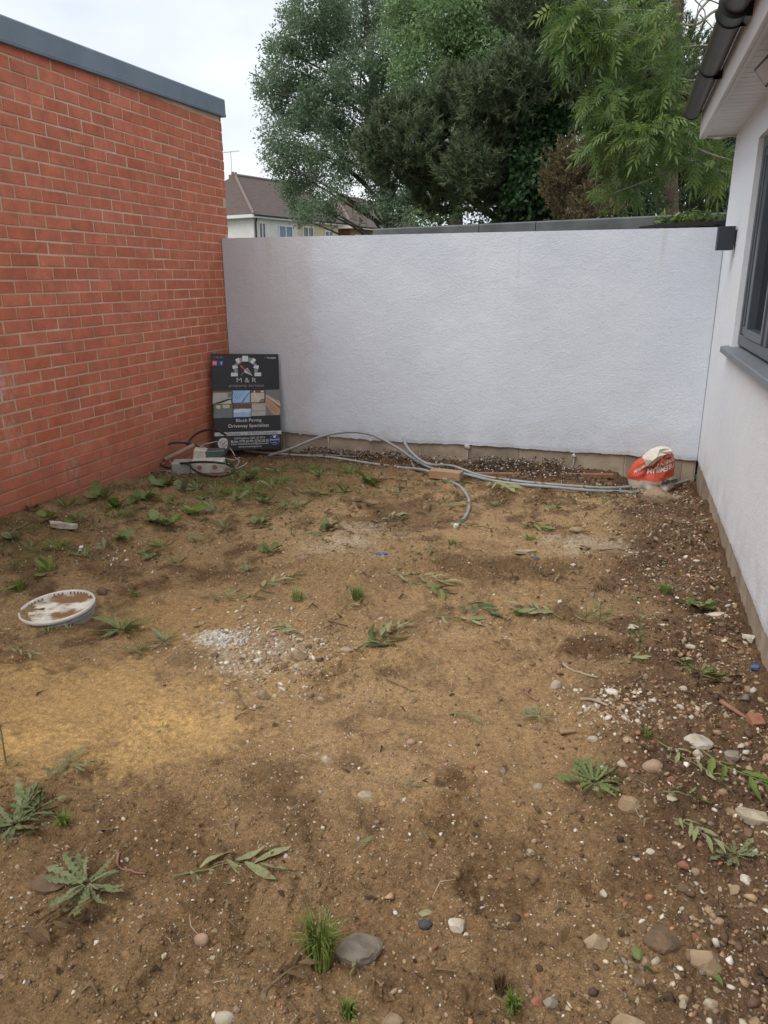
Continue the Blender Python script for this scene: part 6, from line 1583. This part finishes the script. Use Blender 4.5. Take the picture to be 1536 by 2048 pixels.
for i, (u, v_, r_, kd) in enumerate(XW):
    o = rosette(u, v_, r_ * 1.25, rnd.randrange(7, 13), kd, rnd.choice(['weed', 'fresh', 'greyweed', 'weed']), 'small low weed', rnd.uniform(.4, .9), 'small weeds in the far soil', name='small_weed')
for i, (u, v_, w_) in enumerate(((380, 965, 90), (440, 985, 80), (500, 985, 90), (330, 1000, 70), (560, 965, 90), (230, 1030, 70), (620, 940, 90), (700, 945, 80), (110, 1090, 70), (470, 940, 70))):
    tuft(u, v_, w_, 15, 90, 'small sparse grass patch', 'grass', 'sparse grass in the far soil', 0.9)
# grass tufts
for u, v_, w_, h_, n, lab in ((715, 1197, 55, 38, 90, 'vivid green grass tuft in mid yard'), (640, 1925, 110, 130, 130, 'tall green grass tuft beside the long stone'), (1330, 1180, 44, 24, 60, 'small grass tuft near the dry brown stalks'), (1036, 1230, 34, 20, 50, 'short grass tuft beside the pale fallen leaf'), (697, 2035, 50, 50, 50, 'grass tuft cut by the near edge under the long stone'),
                              (1025, 2022, 46, 50, 60, 'thin grass tuft left of the brick fragment'), (128, 1648, 50, 34, 60, 'grass tuft growing in the edge dandelion clump'), (1060, 1080, 44, 20, 50, 'flat grass tuft by the wilted spray at the far soil'), (268, 1188, 36, 16, 30, 'wispy grass between tub and mid yard'), (595, 1200, 60, 34, 50, 'yellowish dry grass beside the vivid tuft'), (905, 1092, 40, 20, 34, 'grass under the conduit end'), (1290, 1472, 34, 26, 40, 'grass tuft left of the white rubble'), (40, 1172, 40, 40, 40, 'dark grass at the view edge behind the tub'), (520, 990, 60, 16, 60, 'mossy grass below the sign board')):
    tuft(u, v_, w_, h_, n, lab, 'grass')
tuft(1000, 1985, 60, 50, 36, 'dry straw tuft between the near stones', 'dryleaf'); tuft(1205, 1180, 60, 24, 30, 'dry brown stalks in the open soil', 'dryleaf')
# upright weeds
upright(1275, 1300, 56, 12, 'upright dark green willowherb seedling near the house', 'darkleaf'); upright(1197, 1250, 42, 12, 'leafy seedling pair beside the cream flake', 'weed', ll=0.8); upright(1170, 1245, 30, 8, 'pale leafy seedling next to the pair', 'greyweed', ll=0.8); upright(582, 1070, 26, 6, 'small upright seedling in mid yard', 'weed'); upright(432, 1000, 40, 9, 'thin tall weed on the mossy slope', 'greyweed')
o = upright(12, 1530, 110, 3, 'tall reddish stalk at the view edge by the sand', 'weed', ll=0.22)
# fallen sprays
SP = [(345, 1757, 552, 1745, 10, 'pale_leaf', 'large fallen compound leaf lying pale side up', 0.40), (715, 1298, 795, 1262, 9, 'pale_leaf', 'fallen leaf spray atop the dark green leaf in mid yard', 0.5), (720, 1302, 775, 1270, 4, 'darkleaf', 'dark green leaf beneath the fallen spray', 0.8), (780, 1150, 890, 1168, 10, 'pale_leaf', 'wilted leafy twig with woody end in mid yard', 0.35),
      (800, 1160, 905, 1190, 9, 'weed', 'second wilted twig overlapping the woody one', 0.35), (510, 1190, 580, 1160, 8, 'pale_leaf', 'fallen spray left of the vivid grass tuft', 0.45), (410, 1195, 500, 1197, 7, 'weed', 'low flat spray next to the rubble heap', 0.4), (1125, 1240, 1048, 1218, 9, 'pale_leaf', 'pale curled leaf spray by the short grass tuft', 0.45), (915, 1212, 985, 1228, 8, 'darkleaf', 'dark green leaf spray on smooth soil', 0.5),
      (868, 1236, 955, 1250, 8, 'pale_leaf', 'dull curled spray beside the dark green one', 0.4), (1028, 1050, 1085, 1058, 7, 'fresh', 'bright flat spray on the far smooth soil', 0.5), (605, 1275, 560, 1262, 6, 'pale_leaf', 'pale leaf cluster resting on the rubble heap', 0.7), (600, 1070, 650, 1082, 6, 'weed', 'flat green leaves near the small seedling', 0.5), (755, 1045, 795, 1035, 6, 'pale_leaf', 'star-like wilted leaves on dark soil', 0.6),
      (890, 1050, 965, 1055, 8, 'pale_leaf', 'wilted spray by the white conduit end', 0.4), (590, 985, 640, 990, 7, 'fresh', 'green leaf heap left of the timber block', 0.5), (855, 965, 915, 970, 8, 'fresh', 'fresh leaves in front of the timber block', 0.45), (975, 968, 1015, 980, 7, 'pale_leaf', 'pale leaves under the two parallel conduits', 0.5), (15, 1300, 65, 1315, 6, 'pale_leaf', 'wilted stalks on the sandy edge', 0.5),
      (690, 1218, 720, 1205, 7, 'pale_leaf', 'small silvery spray under the vivid tuft', 0.6), (1240, 1328, 1282, 1322, 6, 'pale_leaf', 'flat leaf below the willowherb seedling', 0.5), (1320, 1475, 1440, 1570, 9, 'pale_leaf', 'trailing leafy twig across the white rubble', 0.28), (1345, 1640, 1425, 1695, 8, 'pale_leaf', 'thin leafy twig lower in the rubble', 0.38), (1405, 1500, 1560, 1600, 9, 'fresh', 'large green leafy branch at the house edge', 0.42),
      (1325, 1590, 1400, 1605, 6, 'fresh', 'short green sprig between the two twigs', 0.4), (900, 1430, 945, 1442, 7, 'greyweed', 'withered sprig in mid soil', 0.4), (700, 1955, 722, 1915, 1, 'pale_leaf', 'single smooth green leaf by the tall grass', 1.2), (1330, 1395, 1450, 1360, 5, 'dryleaf', 'brown dead stems behind the dense leafy weed', 0.3), (720, 1702, 730, 1690, 1, 'weed', 'single green leaf on bare soil', 1.6), (1160, 935 + 55, 1215, 992, 8, 'dryleaf', 'withered heap of leaves before the batten', 0.4),
      (860, 1010, 930, 1012, 7, 'greyweed', 'grey wilted leaves inside the conduit curve', 0.4), (545, 1060, 500, 1050, 6, 'dryleaf', 'brown crumpled leaves on the mossy slope', 0.5), (675, 1000, 730, 1012, 7, 'dryleaf', 'dry pale leaves in the far yard', 0.5), (1245, 1185, 1210, 1165, 5, 'dryleaf', 'dry reddish stems beside limp weed', 0.5)]
for u0, v0, u1, v1, n, mt, lab, lw in SP: spray(u0, v0, u1, v1, n, mt, lab, lw)
spray(40, 1870, 150, 1850, 9, 'dryleaf', 'crumpled brown dead leaf beside the large dandelion', 0.6, 'lance'); spray(525, 1990, 610, 1935, 6, 'dryleaf', 'curled brown leaves under the tall grass', 0.45, 'lance'); spray(470, 1440, 510, 1425, 5, 'dryleaf', 'brown curled leaf on the sand edge', 0.5, 'lance'); spray(745, 1960, 775, 1990, 4, 'dryleaf', 'brown leaf beside the single green leaf', 0.7, 'lance'); spray(905, 1715, 915, 1690, 4, 'dryleaf', 'small dry bud stalk by the footprint', 0.6, 'willow')
# twigs and odd litter
def stick(u0, v0, u1, v1, r_, mat, label, cat='stick', name='stick', mid=0.0, lift=0.008):
    a, b_ = gp(u0, v0, lift), gp(u1, v1, lift); o = thing(name, label, cat, a)
    s_ = (b_ - a).cross(Vector((0, 0, 1))).normalized() * (b_ - a).length * mid
    P = crom([a, a.lerp(b_, .33) + s_, a.lerp(b_, .66) + s_ * 0.8, b_], 5)
    for q in P: q.z = max(q.z, gz(q.x, q.y) + r_ * 0.6)
    mb = MB(); mb.tube([q - a for q in P], [r_ * (1 - 0.4 * i / (len(P) - 1)) for i in range(len(P))], 6); mb.build('shaft', M[mat], o, smooth=True); return o
stick(490, 1420, 472, 1382, 0.004, 'twig', 'straw-coloured stick standing out of the sand edge'); stick(770, 1360, 825, 1385, 0.003, 'twig', 'thin straight twig on smooth soil'); stick(150, 1030, 192, 1060, 0.005, 'twig', 'slanting dry stick on the bank by the bricks'); stick(180, 1062, 232, 1056, 0.005, 'twig', 'level dry stick meeting the slanting one'); stick(12, 1080, 55, 1050, 0.006, 'twig', 'dark stick at the view edge below the bricks')
stick(1125, 1330, 1195, 1362, 0.006, 'greywood', 'pale bark strip on the soil near the willowherb', mid=0.12); stick(1430, 1275, 1490, 1300, 0.006, 'oldtimber', 'brown stick lying in the rubble by the plinth'); stick(1440, 1410, 1500, 1445, 0.010, 'oldtimber', 'splintered brown lath in the house-side rubble'); stick(238, 1708, 292, 1752, 0.004, 'root', 'pink worm-like root near the large dandelion', 'root', 'root', 0.25); stick(1060, 1380, 1075, 1405, 0.004, 'root', 'reddish curled root on bare soil', 'root', 'root', 0.2)
stick(870, 1942, 915, 1948, 0.003, 'twig', 'short grey twig among near pebbles'); stick(655, 1243, 695, 1254, 0.006, 'twig', 'thick twig between tuft and rubble heap'); stick(1160, 1402, 1215, 1415, 0.007, 'greywood', 'silvery torn strip in the dark soil', mid=-0.15); stick(1120, 1468, 1150, 1466, 0.009, 'timber', 'flat cream wood chip below the limp rosette'); stick(720, 1470, 790, 1450, 0.0025, 'root', 'thin arched rootlet on the trodden soil', 'root', 'root', 0.2)
stick(985, 1995, 1040, 2030, 0.0018, 'twig', 'fine dry stalk by the straw tuft'); stick(1150, 1985, 1195, 2020, 0.002, 'twig', 'thin dry stalk beyond the grey flint'); stick(615, 912, 705, 916, 0.007, 'greywood', 'grey lath at the wall foot'); stick(815, 905, 828, 938, 0.010, 'greywood', 'splinter of wood leaning near the hose crossing'); stick(1160, 1092, 1250, 1104, 0.006, 'greywood', 'weathered lath half sunk in the far soil')
def scrap(u, v_, wpx, hpx, mat, label, cat, name, th=0.006, rot=0.0):
    p = gp(u, v_); k = mpp(u, v_); o = thing(name, label, cat, p + Vector((0, 0, th)), (rnd.uniform(-.15, .15), rnd.uniform(-.15, .15), ea + rot))
    w_, d_ = wpx * k / 2, max(hpx * k, wpx * k * .3) / 2 * 1.6
    r = random.Random(int(u)); mb = MB(); n_ = 9
    top = [(math.cos(6.283 * i / n_) * w_ * r.uniform(.65, 1.1), math.sin(6.283 * i / n_) * d_ * r.uniform(.65, 1.1)) for i in range(n_)]
    P = [(x, y, th * r.uniform(.3, 1.6)) for x, y in top] + [(x * .96, y * .96, -th) for x, y in top] + [(0, 0, th * 1.6)]
    mb.add(P, [(i, (i + 1) % n_, 2 * n_) for i in range(n_)] + [(i + n_, (i + 1) % n_ + n_, (i + 1) % n_, i) for i in range(n_)])
    mb.build('piece', M[mat], o); return o
tp_ = thing('tile_piece', 'square orange tile piece near the house plinth', 'tile', gp(1510, 1446, 0.012), (0.35, 0.1, ea + 0.2)); mb = MB(); mb.box(-0.026, 0.026, -0.024, 0.024, -0.012, 0.012, 0.002); mb.build('piece', M['stone_brick'], tp_)
scrap(762, 1110, 26, 14, 'blue_plastic', 'scrap of blue plastic film in mid yard', 'litter', 'plastic_scrap'); scrap(1510, 1332, 18, 12, 'blue_plastic', 'blue plastic bit against the house plinth', 'litter', 'plastic_scrap'); scrap(1070, 1118, 24, 12, 'stone_dark', 'dark slate flake on the smooth soil', 'slate', 'slate_flake')
scrap(130, 1062, 56, 12, 'stone_white', 'broken white plaster strip on the bank', 'plaster', 'plaster_piece', 0.012); scrap(1502, 1642, 70, 24, 'stone_pale', 'long splintered white plaster slab by the house', 'plaster', 'plaster_piece', 0.012, -0.35); scrap(95, 1770, 70, 30, 'stone_clod', 'thin brown slate half under the large dandelion', 'slate', 'slate_flake', 0.006); scrap(1430, 1232, 36, 8, 'stone_white', 'thin white sliver in the rubble strip', 'plaster', 'plaster_piece'); scrap(850, 1828, 26, 10, 'pale_leaf', 'torn green leaf scrap beside the dark pebble', 'fallen leaf', 'leaf_scrap', 0.003)
scrap(1048, 1435 - 330, 60, 14, 'stone_pale', 'pale flat plaster flake on the far soil', 'plaster', 'plaster_piece'); scrap(1200, 1098, 60, 14, 'stone_tan', 'long tan flake beside the weathered lath', 'plaster', 'plaster_piece'); scrap(1497, 1282, 26, 12, 'stone_white', 'white pipe-like bit at the plinth', 'plaster', 'plaster_piece', 0.012, -0.6)

# ================================================================= NAMES FOR THE LOOSE STONES
LAND = [('the white tub', gp(119, 1222)), ('the rubble heap twig', gp(675, 1248)), ('the vivid grass tuft', gp(715, 1197)), ('the large fallen compound leaf', gp(440, 1755)), ('the large dandelion', gp(175, 1775)), ('the tall grass tuft', gp(640, 1925)), ('the bright white stone', gp(915, 1843)),
        ('the broad dandelion rosette', gp(1187, 1572)), ('the willowherb seedling', gp(1275, 1300)), ('the cement bag', gp(1300, 975)), ('the large tan lump', gp(1410, 1912)), ('the big earth clod', gp(1322, 1868)), ('the dense leafy weed', gp(1400, 1350)), ('the trailing leafy twig', gp(1380, 1520)), ('the thistle-like rosette', gp(1468, 1718)),
        ('the orange brick fragment', gp(1075, 1998)), ('the cream egg-shaped pebble', gp(450, 2030)), ('the white plaster slab', gp(1502, 1642)), ('the orange tile piece', gp(1510, 1442)), ('the limp rosette', gp(1078, 1438)), ('the pale leaf cluster', gp(580, 1268)), ('the biggest heap lump', gp(597, 1305)), ('the foot lump of the heap', gp(526, 1388)),
        ('the low flat spray', gp(455, 1196)), ('the pale mat weed', gp(330, 1288)), ('the white plaster sliver', gp(1430, 1232)), ('the low round weed', gp(1400, 1210)), ('the brown lath', gp(1470, 1428)), ('the tiny grey rosette', gp(816, 1580)), ('the white capped conduit end', gp(912, 1056)), ('the pink root', gp(265, 1730)), ('the thin leafy twig', gp(1385, 1668)), ('the blue plastic bit', gp(1510, 1332)), ('the pale flat stone', gp(730, 1585)), ('the sharp-crested lump', gp(1190, 1876)), ('the small grass tuft', gp(1330, 1180)), ('the bark strip', gp(1160, 1346)), ('the sparse dandelion', gp(142, 1534))]
LAND2 = LAND + [('the socket unit', gp(398, 950)), ('the timber block', gp(892, 957)), ('the sign board', gp(495, 905)), ('the white plaster strip', gp(130, 1062)), ('the slanting dry stick', gp(170, 1045)), ('the lime tufted weed', gp(325, 1098)), ('the leafy weed row', gp(245, 1010)), ('the blue plastic film', gp(762, 1110)), ('the wilted woody twig', gp(835, 1158)), ('the brown crumpled leaves', gp(520, 1055))]
bk = {}
for o in [q for q in bpy.data.objects if q.get('group') in ('small weeds in the far soil', 'sparse grass in the far soil')]:
    nm_, d_ = min(((n_, (o.location - p).length) for n_, p in LAND2), key=lambda q: q[1]); bk.setdefault((nm_, o['label']), []).append((d_, o))
for (nm_, kd), L_ in bk.items():
    for i, (d_, o) in enumerate(sorted(L_, key=lambda q: q[0])): o['label'] = ['nearest', 'second nearest', 'third nearest', 'fourth nearest', 'fifth nearest', 'sixth nearest', 'seventh nearest', 'eighth nearest', 'ninth nearest', 'tenth nearest', 'eleventh nearest', 'twelfth nearest'][i] + ' ' + kd + ' to ' + nm_
buck = {}
for o in [q for q in bpy.data.objects if q.get('group') == 'scattered small stones']:
    nm_, d_ = min(((n_, (o.location - p).length) for n_, p in LAND), key=lambda q: q[1])
    kind_ = o['label'].split(' lying')[0]
    buck.setdefault((nm_, kind_), []).append((d_, o))
ORD = ['nearest', 'second nearest', 'third nearest', 'fourth nearest', 'fifth nearest', 'sixth nearest', 'seventh nearest', 'eighth nearest', 'ninth nearest', 'tenth nearest', 'eleventh nearest', 'twelfth nearest', 'thirteenth nearest', 'fourteenth nearest', 'fifteenth nearest']
for (nm_, kind_), L_ in buck.items():
    for i, (d_, o) in enumerate(sorted(L_, key=lambda q: q[0])):
        o['label'] = (ORD[i] + ' ' + kind_ + ' to ' + nm_) if i < 15 else (kind_ + ' farther out around ' + nm_)
